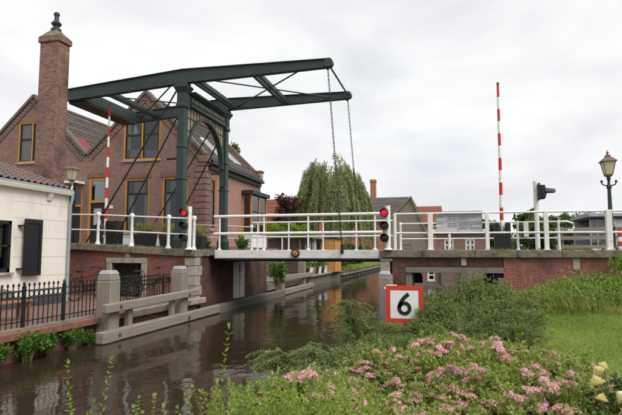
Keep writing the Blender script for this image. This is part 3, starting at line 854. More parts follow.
def barrier(x, y, zb, zt_, label, lean=0.0, boxx=0.0, cab=True, w=0.25):
    bt = thing('barrier_gate', (x+boxx, y, zb), label, 'barrier', 'raised red and white barriers')
    c = MB()
    c.box(x+boxx-w, x+boxx+w, y-0.22, y+0.22, zb, zb+0.62)
    cb = c.build('cabinet', 'black_paint', bt, bevel=0.03)
    MB().box(x+boxx-w*0.98, x+boxx-w*0.42, y-0.26, y+0.26, zb+0.55, zb+0.93).build('arm_cheek', 'black_paint', cb, bevel=0.03)
    MB().box(x+boxx+w*0.42, x+boxx+w*0.98, y-0.26, y+0.26, zb+0.55, zb+0.93).build('arm_cheek', 'black_paint', cb, bevel=0.03)
    z0_ = zb + 0.6; n_ = int((zt_ - z0_) / 0.44) + 1; hh_ = (zt_ - z0_) / n_
    for i in range(n_):
        za, zb_ = z0_ + i*hh_, z0_ + (i+1)*hh_ - 0.001
        xa, xb = x + lean*(za-z0_), x + lean*(zb_-z0_)
        ra_ = lerp(0.062, 0.040, i/n_); rb_ = lerp(0.062, 0.040, (i+1)/n_)
        MB().tube([(xa,y,za),(xb,y,zb_)], [ra_, rb_], 10).build('pole_band', 'red_paint' if i % 2 == (n_-1) % 2 else 'sign_white', bt, smooth=True)
    MB().tube([(x+lean*(zt_-z0_),y,zt_),(x+lean*(zt_-z0_),y,zt_+0.09)], 0.046, 10).build('pole_cap', 'lamp_copper', bt)
    return bt
barrier(1.95, 18.0, 2.17, 7.8, 'tall raised red and white barrier standing against the sky', 0.004)
barrier(-12.90, 17.55, zt(-12.9)-0.02, 8.0, 'raised red and white barrier in front of the brick house door', 0.0, 0.42)

# street lantern on a fluted post
sm_ = thing('street_lamp', (5.50, 19.0, 2.15), 'old-fashioned lantern on a dark green post, right edge of bridge', 'street lamp')
p = MB()
p.lathe((5.50,19,2.15), [(0.17,0),(0.17,0.12),(0.13,0.16),(0.115,0.75),(0.14,0.80),(0.10,0.88),(0.075,0.95),(0.055,2.1),(0.08,2.13),(0.08,2.19),(0.045,2.25),(0.042,2.40),(0.075,2.44),(0.03,2.50)], 14)
p.build('post', 'lamp_iron', sm_, smooth=True)
for s in (-1, 1):
    MB().tube([(5.50,19,4.40),(5.50+0.10*s,19,4.36),(5.50+0.19*s,19,4.40),(5.50+0.22*s,19,4.47)], 0.022, 8).build('ladder_arm', 'lamp_iron', sm_, smooth=True)
    MB().lathe((5.50+0.22*s,19,4.47), [(0.004,-0.02),(0.04,0.01),(0.045,0.04),(0.02,0.075),(0.004,0.085)], 10).build('finial', 'lamp_iron', sm_, smooth=True)
def lantern(parent, x, y, zb, k=1.0, rot=0.0):
    def fr4(r0, z0, r1, z1): return [(r0*k, z0*k), (r1*k, z1*k)]
    MB().lathe((x,y,zb), [(r_*k, z_*k) for r_, z_ in ((0.05,-0.10),(0.16,-0.02),(0.17,0.02))], 4).build('lantern_base', 'lamp_copper', parent)
    MB().lathe((x,y,zb), [(0.145*k,0.021*k),(0.262*k,0.46*k)], 4).build('lantern_glass', 'lantern_pane', parent)
    for i in range(4):
        a_ = math.pi/4 + i*math.pi/2
        MB().beam((x+0.155*k*math.cos(a_), y+0.155*k*math.sin(a_), zb+0.01*k), (x+0.275*k*math.cos(a_), y+0.275*k*math.sin(a_), zb+0.47*k), 0.022*k, 0.022*k).build('glazing_bar', 'lamp_copper', parent)
    MB().lathe((x,y,zb), [(r_*k, z_*k) for r_, z_ in ((0.28,0.462),(0.36,0.475),(0.35,0.50),(0.15,0.64),(0.11,0.655),(0.11,0.72),(0.05,0.73),(0.035,0.78),(0.06,0.81),(0.02,0.86),(0.004,0.93))], 4).build('lantern_roof', 'lamp_copper', parent, bevel=0.004)
lantern(sm_, 5.50, 19.0, 4.72, 0.94)
# red and white marker post
mk = thing('marker_post', (5.1, 17.0, 2.15), 'short red and white striped marker post beside the lamp', 'post')
for i in range(4):
    MB().box(5.09, 5.19, 16.95, 17.05, 2.16+0.14*i, 2.16+0.14*(i+1)-0.002).build('stripe', 'red_paint' if i % 2 == 1 else 'sign_white', mk, bevel=0.008)
MB().box(5.09, 5.19, 16.95, 17.05, 2.72, 2.86).build('stripe', 'red_paint', mk, bevel=0.008)

# ================================================================== TIMBER GUIDE WORK
def taper_post(parent, x, y, zb, zt_, w, w2, mat='weathered_post', cap='zinc'):
    o = MB().hexa([(x-w,y-w,zb),(x+w,y-w,zb),(x+w,y+w,zb),(x-w,y+w,zb)],
                  [(x-w,y-w,zt_-0.22),(x+w,y-w,zt_-0.22),(x+w,y+w,zt_-0.22),(x-w,y+w,zt_-0.22)]).build('guide_post', mat, parent, bevel=0.03)
    MB().hexa([(x-w+0.004,y-w+0.004,zt_-0.219),(x+w-0.004,y-w+0.004,zt_-0.219),(x+w-0.004,y+w-0.004,zt_-0.219),(x-w+0.004,y+w-0.004,zt_-0.219)],
              [(x-w2,y-w2,zt_-0.06),(x+w2,y-w2,zt_-0.06),(x+w2,y+w2,zt_-0.06),(x-w2,y+w2,zt_-0.06)]).build('post_shoulder', mat, o, bevel=0.015)
    MB().hexa([(x-w2-0.015,y-w2-0.015,zt_-0.075),(x+w2+0.015,y-w2-0.015,zt_-0.075),(x+w2+0.015,y+w2+0.015,zt_-0.075),(x-w2-0.015,y+w2+0.015,zt_-0.075)],
              [(x-w2*0.8,y-w2*0.8,zt_+0.02),(x+w2*0.8,y-w2*0.8,zt_+0.02),(x+w2*0.8,y+w2*0.8,zt_+0.02),(x-w2*0.8,y+w2*0.8,zt_+0.02)]).build('zinc_cap', cap, o, bevel=0.015)
    return o
tg = thing('timber_guide', (-7.85, 12.5, 0), 'weathered grey timber guide fender with two capped posts before the left abutment', 'fender')
taper_post(tg, -7.90, 10.95, -0.8, 1.66, 0.20, 0.165)
taper_post(tg, -7.90, 14.45, -0.8, 1.68, 0.20, 0.165)
MB().beam((-7.61, 10.42, 0.80), (-7.63, 15.15, 0.86), 0.15, 0.22).build('upper_beam', 'weathered_wood', tg, bevel=0.03)
MB().beam((-7.66, 10.34, 0.14), (-7.70, 16.8, 0.15), 0.24, 0.27).build('lower_beam', 'weathered_wood', tg, bevel=0.03)
for yy in (11.6, 13.75):
    MB().box(-7.82, -7.69, yy-0.09, yy+0.09, 0.0, 0.80).build('filler_block', 'weathered_post', tg, bevel=0.015)
for yy in (10.95, 14.45):
    for zz in (0.15, 0.82):
        MB().lathe((-7.537 if zz > 0.5 else -7.54, yy, zz), [(0.045,0),(0.045,0.02),(0.02,0.03)], 8, 'x').build('bolt', 'rust_steel', tg)
tg2 = thing('timber_guide', (-7.75, 17.0, 0.1), 'long low timber kerb along the abutment foot under the bridge', 'fender')
MB().beam((-7.78, 16.82, 0.12), (-7.80, 24.6, 0.12), 0.34, 0.30).build('kerb_beam', 'wet_wood', tg2, bevel=0.03)
MB().box(-8.15, -7.94, 16.3, 24.5, -0.6, 0.10).build('ledge', 'wet_wood', tg2)
tg3 = thing('timber_guide', (-7.85, 26.5, 0.0), 'weathered timber guide fender on the left bank beyond the bridge', 'fender')
taper_post(tg3, -8.02, 25.0, -0.8, 1.75, 0.20, 0.165)
taper_post(tg3, -8.02, 29.2, -0.8, 1.70, 0.20, 0.165)
MB().beam((-7.74, 24.7, 0.86), (-7.78, 30.6, 0.80), 0.16, 0.26).build('upper_beam', 'weathered_wood', tg3, bevel=0.03)
MB().beam((-7.74, 24.7, 0.15), (-7.78, 30.6, 0.15), 0.24, 0.28).build('lower_beam', 'weathered_wood', tg3, bevel=0.03)
tg4 = thing('mooring_post', (-1.52, 13.9, 0), 'timber mooring post with pale zinc cap behind the red-bordered sign', 'post')
taper_post(tg4, -1.50, 13.9, -0.8, 1.60, 0.17, 0.14, cap='zinc')
tg5 = thing('mooring_post', (-1.3, 13.2, 0), 'shorter pale-capped timber post close behind the red-bordered sign', 'post')
taper_post(tg5, -1.27, 13.2, -0.8, 1.27, 0.17, 0.16, cap='sign_white')

# left quay wall with its brick-red edging
qw = thing('quay_wall', (-8.1, 8, 0), 'low dark quay wall with rusty red edging below the iron fence', 'quay wall')
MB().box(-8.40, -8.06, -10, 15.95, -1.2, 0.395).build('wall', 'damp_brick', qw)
y = -3.0; k = 0
while y < 11.6:
    L = 1.25
    MB().box(-8.098, -7.93, y, y + L - 0.012, 0.43 , 0.575).build('edging_block', 'rust_edge', qw, bevel=0.012); y += L; k += 1
while y < 15.6:
    L = 1.1
    MB().box(-8.098, -7.93, y, y + L - 0.012, 0.40, 0.585).build('edging_block', 'stone', qw, bevel=0.02); y += L
# far quay: timber kerb on the left bank
q2 = thing('quay_wall', (-8.0, 36, 0), 'pale timber edge of the planted terrace on the far left bank', 'quay wall')
MB().box(-8.35, -8.0, 30.6, 41, -1.0, 0.60).build('wall', 'wet_wood', q2)
MB().box(-8.30, -7.85, 30.62, 41, 0.601, 0.72).build('cap', 'weathered_wood', q2, bevel=0.02)
pl_ = thing('pile_wall', (-8.0, 55, 0), 'row of dark timber piles along the far grassy left bank', 'pile wall')
MB().box(-8.40, -8.10, 41.01, 76, -1.0, 0.52).build('backing', 'wet_wood', pl_)
pm_ = mesh_only(MB().box(-0.11,0.11,-0.11,0.11,-1.0,0.62), 'pile', 'wet_wood')
for i in range(34):
    inst(pm_, pl_, (-7.98 + 0.03*math.sin(i*3.3), 41.3 + i*1.02, 0.05*math.sin(i*5.1)), name='pile')
MB().box(-8.095, -7.80, 41.0, 76, 0.30, 0.42).build('waling', 'weathered_wood', pl_)

# ================================================================== IRON FENCE
fe = thing('iron_fence', (-8.27, 9.0, 0.6), 'black wrought-iron fence with rings along the quay by the white house', 'fence')
FX = -8.26
for zz in (0.72, 1.19, 1.335):
    MB().box(FX-0.012, FX+0.012, 4.4, 14.6, zz-0.010, zz+0.010).build('rail', 'black_paint', fe)
pk = MB(); pk.box(-0.008,0.008,-0.008,0.008,0,0.80)
pk.lathe((0,0,0.80), [(0.008,0),(0.020,0.02),(0.024,0.045),(0.015,0.07),(0.002,0.085)], 8)
pkm = mesh_only(pk, 'picket', 'black_paint', smooth=True)
rg = MB()
for i in range(16):
    a0, a1 = 2*math.pi*i/16, 2*math.pi*(i+1)/16
    rg.add([(-0.009, r_*math.cos(a_), r_*math.sin(a_)) for a_ in (a0, a1) for r_ in (0.052, 0.064)] +
           [(0.009, r_*math.cos(a_), r_*math.sin(a_)) for a_ in (a0, a1) for r_ in (0.052, 0.064)],
           [(0,1,3,2),(4,6,7,5),(1,5,7,3),(0,2,6,4)])
rgm = mesh_only(rg, 'ring', 'black_paint')
posts_y = [5.0, 6.85, 8.72, 9.86, 11.8, 14.1]
y = 4.5
while y < 14.5:
    if min(abs(y-q) for q in posts_y) > 0.09:
        inst(pkm, fe, (FX, y, 0.61), name='picket')
        inst(rgm, fe, (FX, y+0.068, 1.263), name='ring')
    y += 0.136
for q in posts_y:
    po = MB().box(FX-0.032, FX+0.032, q-0.032, q+0.032, 0.60, 1.40).build('fence_post', 'black_paint', fe, bevel=0.008)
    MB().lathe((FX, q, 1.40), [(0.036,0),(0.048,0.02),(0.02,0.04),(0.034,0.07),(0.022,0.10),(0.003,0.12)], 10).build('finial', 'black_paint', po, smooth=True)

# ================================================================== WHITE HOUSE
WX, WE = -11.44, 13.72
wh = thing('white_house', (WX-2, 10, 0.57), 'low cream plastered house with pantile roof and black shutter', 'house')
MB().slab([(2.0,0.85),(WE,0.85),(WE,3.95),(2.0,3.95)], [[(9.95,1.58),(11.52,1.58),(11.52,2.98),(9.95,2.98)]], WX-0.3, WX, 'yz').build('front_wall', 'plaster', wh)
MB().box(WX-0.3, WX+0.025, 2.0, WE+0.01, 0.5, 0.849).build('plinth', 'plinth', wh, bevel=0.01)
gpts = [(WX-0.301,0.5),(WX-0.301,3.95),(-14.4,5.0),(-17.4,3.95),(-17.4,0.5)]
MB().slab(gpts, [], WE-0.3, WE, 'xz').build('gable_wall', 'plaster', wh)
for zz in (1.45, 2.0, 2.55, 3.10, 3.55):         # board joints of the plaster front
    for (ya_, yb_) in ((2.1, 9.9), (11.6, WE-0.02)):
        MB().box(WX+0.0005, WX+0.006, ya_, yb_, zz-0.006, zz+0.006).build('joint_strip', 'cream_paint', wh)
# window and shutter
wn_ = MB()
for (a_,b_,c_,d_) in ((9.95,11.52,1.58,1.68),(9.95,11.52,2.88,2.98),(9.95,10.04,1.58,2.98),(11.43,11.52,1.58,2.98),(10.69,10.77,1.6,2.95),(9.97,11.5,2.26,2.33)):
    wn_.box(WX-0.13, WX+0.015, a_, b_, c_, d_)
wo = wn_.build('window', 'shutter_black', wh)
MB().box(WX-0.10, WX-0.09, 10.0, 11.47, 1.63, 2.93).build('pane', 'glass', wo)
MB().box(WX-0.42, WX-0.40, 9.95, 11.52, 1.58, 2.98).build('curtain', 'curtain', wo)
MB().box(WX-0.02, WX+0.10, 9.88, 11.60, 1.50, 1.575).build('sill', 'stone', wo, bevel=0.01)
sh = MB().slab([(11.86,1.46),(12.50,1.46),(12.50,3.06),(11.86,3.06)], [[(11.95,1.56),(12.41,1.56),(12.41,2.94),(11.95,2.94)]], WX+0.10, WX+0.15, 'yz').build('shutter', 'shutter_black', wh)
MB().box(WX+0.105, WX+0.125, 11.94, 12.42, 1.55, 2.95).build('shutter_panel', 'shutter_black', sh)
for zz in (1.66, 2.86):
    MB().box(WX+0.001, WX+0.12, 11.74, 11.86, zz-0.025, zz+0.025).build('hinge', 'black_paint', sh)
# eaves, gutter, brackets, downpipe
ev = MB().hexa([(WX-0.1,2,3.90),(WX+0.15,2,3.90),(WX+0.15,WE+0.03,3.90),(WX-0.1,WE+0.03,3.90)], [(WX-0.1,2,4.02),(WX+0.18,2,4.02),(WX+0.18,WE+0.03,4.02),(WX-0.1,WE+0.03,4.02)]).build('eaves_board', 'cream_paint', wh, bevel=0.012)
MB().box(WX-0.02, WX+0.15, 2, WE+0.02, 4.021, 4.10).build('gutter', 'zinc', wh)
for yy in (10.9, 12.85, 8.9):
    MB().hexa([(WX,yy-0.08,3.66),(WX+0.05,yy-0.08,3.66),(WX+0.05,yy+0.08,3.66),(WX,yy+0.08,3.66)], [(WX,yy-0.09,3.899),(WX+0.13,yy-0.09,3.899),(WX+0.13,yy+0.09,3.899),(WX,yy+0.09,3.899)]).build('eaves_bracket', 'cream_paint', wh, bevel=0.02)
MB().tube([(WX+0.14,WE-0.02,4.0),(WX+0.14,WE-0.02,3.85),(WX+0.07,WE-0.02,3.6),(WX+0.07,WE-0.02,0.6)], 0.05, 10).build('downpipe', 'zinc', wh, smooth=True)
# roof deck + pantiles
RS = math.atan2(1.06, 3.0)
def roofp(s_, up=0.0):                          # distance up the slope from the eaves
    return (WX+0.10 - s_*math.cos(RS) - up*math.sin(RS)*-1, 4.07 + s_*math.sin(RS) + up*math.cos(RS))
rd = MB(); Lr = 3.55
(xa, za), (xb, zb) = roofp(0.0), roofp(Lr)
rd.hexa([(xa,2,za-0.05),(xa,WE+0.03,za-0.05),(xb,WE+0.03,zb-0.05),(xb,2,zb-0.05)], [(xa,2,za),(xa,WE+0.03,za),(xb,WE+0.03,zb),(xb,2,zb)])
rd.add([(xb,2,zb),(xb,WE+0.03,zb),(-17.6,WE+0.03,3.95),(-17.6,2,3.95)], [(0,1,2,3)])
rd.build('roof_deck', 'roof_dark', wh)
tl = MB(); n_ = 9                                # one pantile: S-shaped cross-section
TW, TLn = 0.235, 0.37
prof = []
for i in range(n_):
    q = i/(n_-1)
    prof.append(((q-0.5)*TW*1.06, 0.055*math.sin(q*2*math.pi*0.93 - 0.35)))
for xs_, lift in ((0.0, 0.048), (-TLn-0.05, 0.012)):
    for (yy, hh_) in prof: tl.v.append((xs_, yy, lift + hh_))
for (yy, hh_) in prof: tl.v.append((0.0, yy, 0.048 + hh_ - 0.028))
tl.f = [(i, i+1, n_+i+1, n_+i) for i in range(n_-1)] + [(2*n_+i, 2*n_+i+1, i+1, i) for i in range(n_-1)]
plain('tile_red', (0.27,0.115,0.08), (0.18,0.088,0.068), 6, 0.75, 0.3, 14, dirt=(0.09,0.075,0.065), dirtscale=5, dirtpos=(0.48,0.7))
plain('tile_grey', (0.15,0.125,0.115), (0.10,0.088,0.085), 6, 0.75, 0.3, 14, dirt=(0.22,0.13,0.09), dirtscale=4, dirtpos=(0.55,0.75))
tlr = mesh_only(tl, 'roof_tile', 'tile_red', smooth=True); tlg = mesh_only(tl, 'roof_tile', 'tile_grey', smooth=True)
for j in range(9):
    xj, zj = roofp(0.02 + j*TLn*0.97 , 0.02)
    yy = WE - 0.10
    while yy > 8.0:
        inst(tlr if random.random() < (0.55 if j == 0 else 0.16) else tlg, wh, (xj, yy, zj), (random.uniform(-.02,.02), RS, random.uniform(-.02,.02)), name='roof_tile')
        yy -= TW
MB().hexa([(WX-0.55,WE+0.02,4.10),(WX-0.0,WE+0.02,4.0),(WX-0.0,WE+0.22,4.0),(WX-0.55,WE+0.22,4.10)], [(WX-0.55,WE+0.02,4.33),(WX-0.1,WE+0.02,4.20),(WX-0.1,WE+0.22,4.20),(WX-0.55,WE+0.22,4.33)]).build('flashing', 'sign_white', wh, bevel=0.03)
# chimney stack against the gable end
ch = thing('brick_chimney', (-12.7, 14.3, 0.57), 'tall brown brick chimney stack with clay pot behind the white house', 'chimney')
cx0, cx1, cy0, cy1 = -13.12, -12.36, 14.02, 14.54
MB().box(cx0, cx1, cy0, cy1, 0.5, 9.24).build('shaft', 'chimney_brick', ch, bevel=0.012)
MB().box(cx0-0.05, cx1+0.05, cy0-0.05, cy1+0.05, 9.241, 9.42).build('corbel', 'chimney_brick', ch, bevel=0.012)
MB().hexa([(cx0-0.06,cy0-0.06,9.421),(cx1+0.06,cy0-0.06,9.421),(cx1+0.06,cy1+0.06,9.421),(cx0-0.06,cy1+0.06,9.421)],
          [(-12.88,14.16,9.72),(-12.6,14.16,9.72),(-12.6,14.42,9.72),(-12.88,14.42,9.72)]).build('mortar_cap', 'coping_stone', ch, bevel=0.02)
MB().lathe((-12.74,14.29,9.71), [(0.17,0),(0.17,0.08),(0.10,0.12),(0.10,0.18),(0.16,0.24),(0.17,0.28),(0.10,0.36),(0.075,0.42),(0.075,0.56),(0.10,0.58),(0.09,0.66),(0.06,0.68)], 14).build('chimney_pot', 'gutter', ch, smooth=True)
# wall lantern at the corner
wl = thing('wall_lantern', (-11.55, 13.95, 4.0), 'copper wall lantern above the gutter corner of the white house', 'lantern')
MB().tube([(-11.56,13.74,4.15),(-11.56,13.9,4.05),(-11.62,14.05,4.25),(-11.62,14.02,4.40)], 0.025, 8).build('bracket', 'sign_white', wl, smooth=True)
lantern(wl, -11.62, 14.0, 4.46, 0.72)

# bench and bicycles on the quay
bn = thing('bench', (-9.35, 9.4, 0.57), 'reddish-brown wooden bench behind the fence before the white house', 'bench')
for i in range(3):
    MB().box(-9.55+i*0.13, -9.44+i*0.13, 8.2, 10.05, 0.98, 1.02).build('seat_slat', 'bench_wood', bn, bevel=0.008)
for yy in (8.35, 9.9):
    for xx in (-9.52, -9.24):
        MB().box(xx-0.03, xx+0.03, yy-0.03, yy+0.03, 0.575, 0.979).build('leg', 'bench_wood', bn)
sc_ = MB()
arcp = [(8.35,1.02),(8.35,1.18),(8.8,1.33),(9.4,1.33),(9.8,1.22),(9.9,1.02)]
sc_.slab(arcp, [], -9.62, -9.585, 'yz'); sc_.build('backrest', 'fence_wood', bn)
def bicycle(x, y, ang, label):
    b_ = thing('bicycle', (x, y, 0.575), label, 'bicycle', 'bicycles parked on the quay')
    b_.rotation_euler = (0, 0, ang)
    def P(u, h): return (x + u, y, 0.575 + h)
    for u in (-0.53, 0.53):
        wv_ = MB(); N = 28
        pts_ = [P(u + 0.335*math.cos(2*math.pi*i/N), 0.345 + 0.335*math.sin(2*math.pi*i/N)) for i in range(N+1)]
        wv_.tube(pts_, 0.02, 6, cap=False); wh_ = wv_.build('wheel', 'rubber', b_, smooth=True)
        sp = MB()
        for i in range(12):
            a_ = 2*math.pi*i/12; sp.beam(P(u, 0.345), P(u+0.32*math.cos(a_), 0.345+0.32*math.sin(a_)), 0.005, 0.005, up=(0,1,0))
        sp.build('spokes', 'zinc', wh_)
        mg = MB(); mg.tube([P(u+0.375*math.cos(a_), 0.345+0.375*math.sin(a_)) for a_ in np.linspace(R(20), R(170), 12)], 0.02, 6); mg.build('mudguard', 'black_paint', b_, smooth=True)
    f_ = MB()
    for a_, c_ in (((-0.53,0.345),(-0.13,0.30)),((-0.13,0.30),(-0.30,0.86)),((-0.30,0.80),(-0.53,0.345)),((-0.27,0.72),(0.37,0.82)),((-0.13,0.30),(0.38,0.74)),((0.53,0.345),(0.36,0.92))):
        f_.tube([P(*a_), P(*c_)], 0.017, 8)
    f_.build('frame', 'black_paint', b_, smooth=True)
    MB().hexa([P(-0.45,0.90)[:1]+(y-0.10,)+P(0,0.90)[2:], P(-0.17,0)[:1]+(y-0.02,)+P(0,0.90)[2:], P(-0.17,0)[:1]+(y+0.02,)+P(0,0.90)[2:], P(-0.45,0)[:1]+(y+0.10,)+P(0,0.90)[2:]],
              [P(-0.45,0)[:1]+(y-0.10,)+P(0,0.96)[2:], P(-0.17,0)[:1]+(y-0.02,)+P(0,0.94)[2:], P(-0.17,0)[:1]+(y+0.02,)+P(0,0.94)[2:], P(-0.45,0)[:1]+(y+0.10,)+P(0,0.96)[2:]]).build('saddle', 'black_paint', b_, bevel=0.02)
    MB().tube([(x+0.20,y-0.28,0.575+0.98),(x+0.30,y-0.24,0.575+1.05),(x+0.35,y,0.575+1.06),(x+0.30,y+0.24,0.575+1.05),(x+0.20,y+0.28,0.575+0.98)], 0.014, 8).build('handlebar', 'black_paint', b_, smooth=True)
    return b_
bicycle(-11.25, 14.55, R(80), 'black bicycle leaning at the downpipe corner of the white house')
bicycle(-9.4, 15.1, R(12), 'black bicycle parked by the stone-framed cellar door')

# ================================================================== BRICK HOUSES
GY = 23.5
def window(parent, plane, c, a0, a1, z0, z1, cols=2, transom=None, frame='orange_frame', inner='shutter_black', curtain=None, fw=0.10, sill='stone', name='window'):
    """c = wall surface; plane xz faces -y, plane yz faces +x"""
    def bx_(mb, d0, d1, p0, p1, q0, q1):
        if plane == 'xz': mb.box(p0, p1, c + d0, c + d1, q0, q1)
        else: mb.box(c - d1, c - d0, p0, p1, q0, q1)
        return mb
    f_ = MB()
    bx_(f_, 0.03, 0.16, a0, a1, z1-fw, z1); bx_(f_, 0.03, 0.16, a0, a1, z0, z0+fw)
    bx_(f_, 0.03, 0.16, a0, a0+fw, z0+fw, z1-fw); bx_(f_, 0.03, 0.16, a1-fw, a1, z0+fw, z1-fw)
    cw_ = (a1-a0-2*fw)/cols
    for i in range(1, cols): bx_(f_, 0.03, 0.16, a0+fw+cw_*i-fw*0.4, a0+fw+cw_*i+fw*0.4, z0+fw, z1-fw)
    o = f_.build(name, frame, parent, bevel=0.008)
    zm = transom if transom is not None else z0 + (z1-z0)*0.52
    s_ = MB()
    for i in range(cols):
        p0 = a0+fw+cw_*i + (fw*0.4 if i else 0); p1 = a0+fw+cw_*(i+1) - (fw*0.4 if i < cols-1 else 0)
        for (q0, q1) in ((z0+fw, zm), (zm, z1-fw)):
            for (r0, r1, t0, t1) in ((p0,p1,q0,q0+0.05),(p0,p1,q1-0.05,q1),(p0,p0+0.05,q0+0.05,q1-0.05),(p1-0.05,p1,q0+0.05,q1-0.05)):
                bx_(s_, 0.06, 0.13, r0, r1, t0, t1)
            pm2 = MB()
            if plane == 'xz': pm2.add([(p0+0.04,c+0.09,q0+0.04),(p1-0.04,c+0.09,q0+0.04),(p1-0.04,c+0.09,q1-0.04),(p0+0.04,c+0.09,q1-0.04)], [(0,1,2,3)])
            else: pm2.add([(c-0.09,p0+0.04,q0+0.04),(c-0.09,p1-0.04,q0+0.04),(c-0.09,p1-0.04,q1-0.04),(c-0.09,p0+0.04,q1-0.04)], [(0,1,2,3)])
            pm2.build('pane', 'glass', o)
    s_.build('sash', inner, o)
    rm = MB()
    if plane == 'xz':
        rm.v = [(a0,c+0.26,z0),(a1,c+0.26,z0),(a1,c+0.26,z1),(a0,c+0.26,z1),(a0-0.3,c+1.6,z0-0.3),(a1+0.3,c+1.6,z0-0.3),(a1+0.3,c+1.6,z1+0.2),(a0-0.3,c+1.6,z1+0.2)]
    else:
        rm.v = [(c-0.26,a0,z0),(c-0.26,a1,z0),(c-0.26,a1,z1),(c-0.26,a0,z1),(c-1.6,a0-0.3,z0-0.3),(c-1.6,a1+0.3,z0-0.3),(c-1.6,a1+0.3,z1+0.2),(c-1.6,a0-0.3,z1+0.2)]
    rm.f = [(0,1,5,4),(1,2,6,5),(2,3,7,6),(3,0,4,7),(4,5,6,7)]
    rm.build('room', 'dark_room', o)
    if curtain:
        for (p0, p1, q0, q1, mt) in curtain:
            bx_(MB(), 0.20, 0.215, p0, p1, q0, q1).build('curtain', mt, o)
    if sill:
        bx_(MB(), -0.07, 0.10, a0-0.06, a1+0.06, z0-0.085, z0-0.002).build('sill', sill, o, bevel=0.01)
    return o
def rect(a0, a1, z0, z1): return [(a0,z0),(a1,z0),(a1,z1),(a0,z1)]
def courses(parent, e0, e1, r0, r1, n, mat, name='roof', thick=0.05):
    """roof slope of n overlapping tile courses from eaves edge e0-e1 to ridge edge r0-r1, one mesh"""
    e0, e1, r0, r1 = map(Vector, (e0, e1, r0, r1)); mb_ = MB()
    nrm = (e1-e0).cross(r0-e0).normalized()
    if nrm.z < 0: nrm = -nrm
    for i in range(n):
        k0, k1 = i/n, min(1.0, (i+1.12)/n)
        a_, b_, c_, d_ = e0.lerp(r0,k0), e1.lerp(r1,k0), e1.lerp(r1,k1), e0.lerp(r0,k1)
        lo, hi = nrm*(thick+0.012*math.sin(i*2.1)), nrm*0.006
        mb_.add([a_, b_, c_, d_, a_+lo, b_+lo, c_+hi, d_+hi], [(0,3,2,1),(4,5,6,7),(0,1,5,4),(1,2,6,5),(3,0,4,7)])
    return mb_.build(name, mat, parent)
# tile texture with vertical joints
def tilemat(name, c1, c2, joint, dirt):
    m, t, b = newmat(name); v = mapped(t, 'UV')
    br = nd(t, 'ShaderNodeTexBrick'); br.offset = 0.0
    br.inputs['Color1'].default_value = c4(c1); br.inputs['Color2'].default_value = c4(c2); br.inputs['Mortar'].default_value = c4(joint)
    br.inputs['Scale'].default_value = 1; br.inputs['Brick Width'].default_value = 0.24; br.inputs['Row Height'].default_value = 0.27
    br.inputs['Mortar Size'].default_value = 0.016; br.inputs['Mortar Smooth'].default_value = 1.0
    t.links.new(v, br.inputs['Vector'])
    col = mixc(t, 1.0, br.outputs['Color'], ramp(t, noise(t, 4, 6, 0.7, vec=v), 0.3, 0.7, (0.7,0.7,0.7), (1.25,1.22,1.2)), 'MULTIPLY')
    col = mixc(t, ramp(t, noise(t, 1.1, 7, 0.65, vec=v), 0.52, 0.75), col, dirt)
    t.links.new(col, b.inputs['Base Color']); b.inputs['Roughness'].default_value = 0.8; b.inputs['Specular IOR Level'].default_value = 0.25
    wv = nd(t, 'ShaderNodeTexWave'); wv.inputs['Scale'].default_value = 1/0.24/ (2*math.pi) * 6.283; wv.bands_direction = 'X'
    t.links.new(v, wv.inputs['Vector'])
    bump(t, b, wv.outputs['Fac'], 0.5, 0.04)
    return m
tilemat('tiles_brown', (0.155,0.13,0.118), (0.115,0.098,0.09), (0.045,0.04,0.036), (0.21,0.19,0.165))
tilemat('tiles_red', (0.33,0.12,0.08), (0.25,0.095,0.065), (0.10,0.04,0.03), (0.16,0.10,0.075))
tilemat('tiles_grey', (0.21,0.19,0.175), (0.165,0.15,0.14), (0.09,0.085,0.08), (0.28,0.26,0.23))

hb = thing('brick_house', (-15, GY, 2.42), 'brick house with pointed front gable and orange window frames behind the portal', 'house')
X0, XV, X1 = -11.5, -18.58, -15.05
up = rect(-16.36, -14.14, 6.98, 9.28); w1 = rect(-16.18, -14.72, 3.15, 6.0); w2 = rect(-13.98, -12.5, 3.15, 6.0); dr_ = rect(-18.42, -17.25, 2.45, 6.12)
MB().slab([(XV+0.002,2.3),(X0,2.3),(X0,6.95),(X0-0.35,7.25),(X1,10.62),(XV+0.002,7.35)], [up, w1, w2, dr_], GY, GY+0.28, 'xz').build('gable_wall', 'house_brick', hb)
MB().slab([(GY+0.281,2.3),(31.2,2.3),(31.2,6.72),(GY+0.281,6.72)], [rect(24.05,24.75,3.3,6.0), rect(28.6,31.0,2.9,5.6)], X0-0.28, X0-0.001, 'yz').build('side_wall', 'side_brick', hb)
MB().slab([(XV,2.3),(X0,2.3),(X0,7.1),(X1,10.7),(XV,7.35)], [], 31.2, 31.5, 'xz').build('rear_wall', 'house_brick', hb)
MB().box(XV-0.01, XV+0.27, GY+0.29, 31.19, 2.3, 7.0).build('party_wall', 'house_brick', hb)
window(hb, 'xz', GY, *[-16.36,-14.14,6.98,9.28], cols=2, transom=8.35, curtain=[(-16.3,-15.4,6.98,7.6,'blind'),(-15.1,-14.2,6.98,7.5,'blind'),(-16.3,-16.05,7.0,9.2,'curtain')])
window(hb, 'xz', GY, -16.18,-14.72,3.15,6.0, cols=1, transom=5.2, curtain=[(-16.1,-15.75,3.2,5.9,'curtain'),(-15.1,-14.8,3.2,5.9,'curtain'),(-16.1,-14.8,5.2,5.95,'blind')])
window(hb, 'xz', GY, -13.98,-12.5,3.15,6.0, cols=1, transom=5.2, curtain=[(-13.9,-12.6,5.2,5.95,'blind'),(-13.9,-13.6,3.2,5.9,'curtain')])
window(hb, 'yz', X0, 24.05,24.75,3.3,6.0, cols=1, transom=5.3, curtain=[(24.05,24.75,4.4,6.0,'blind')])
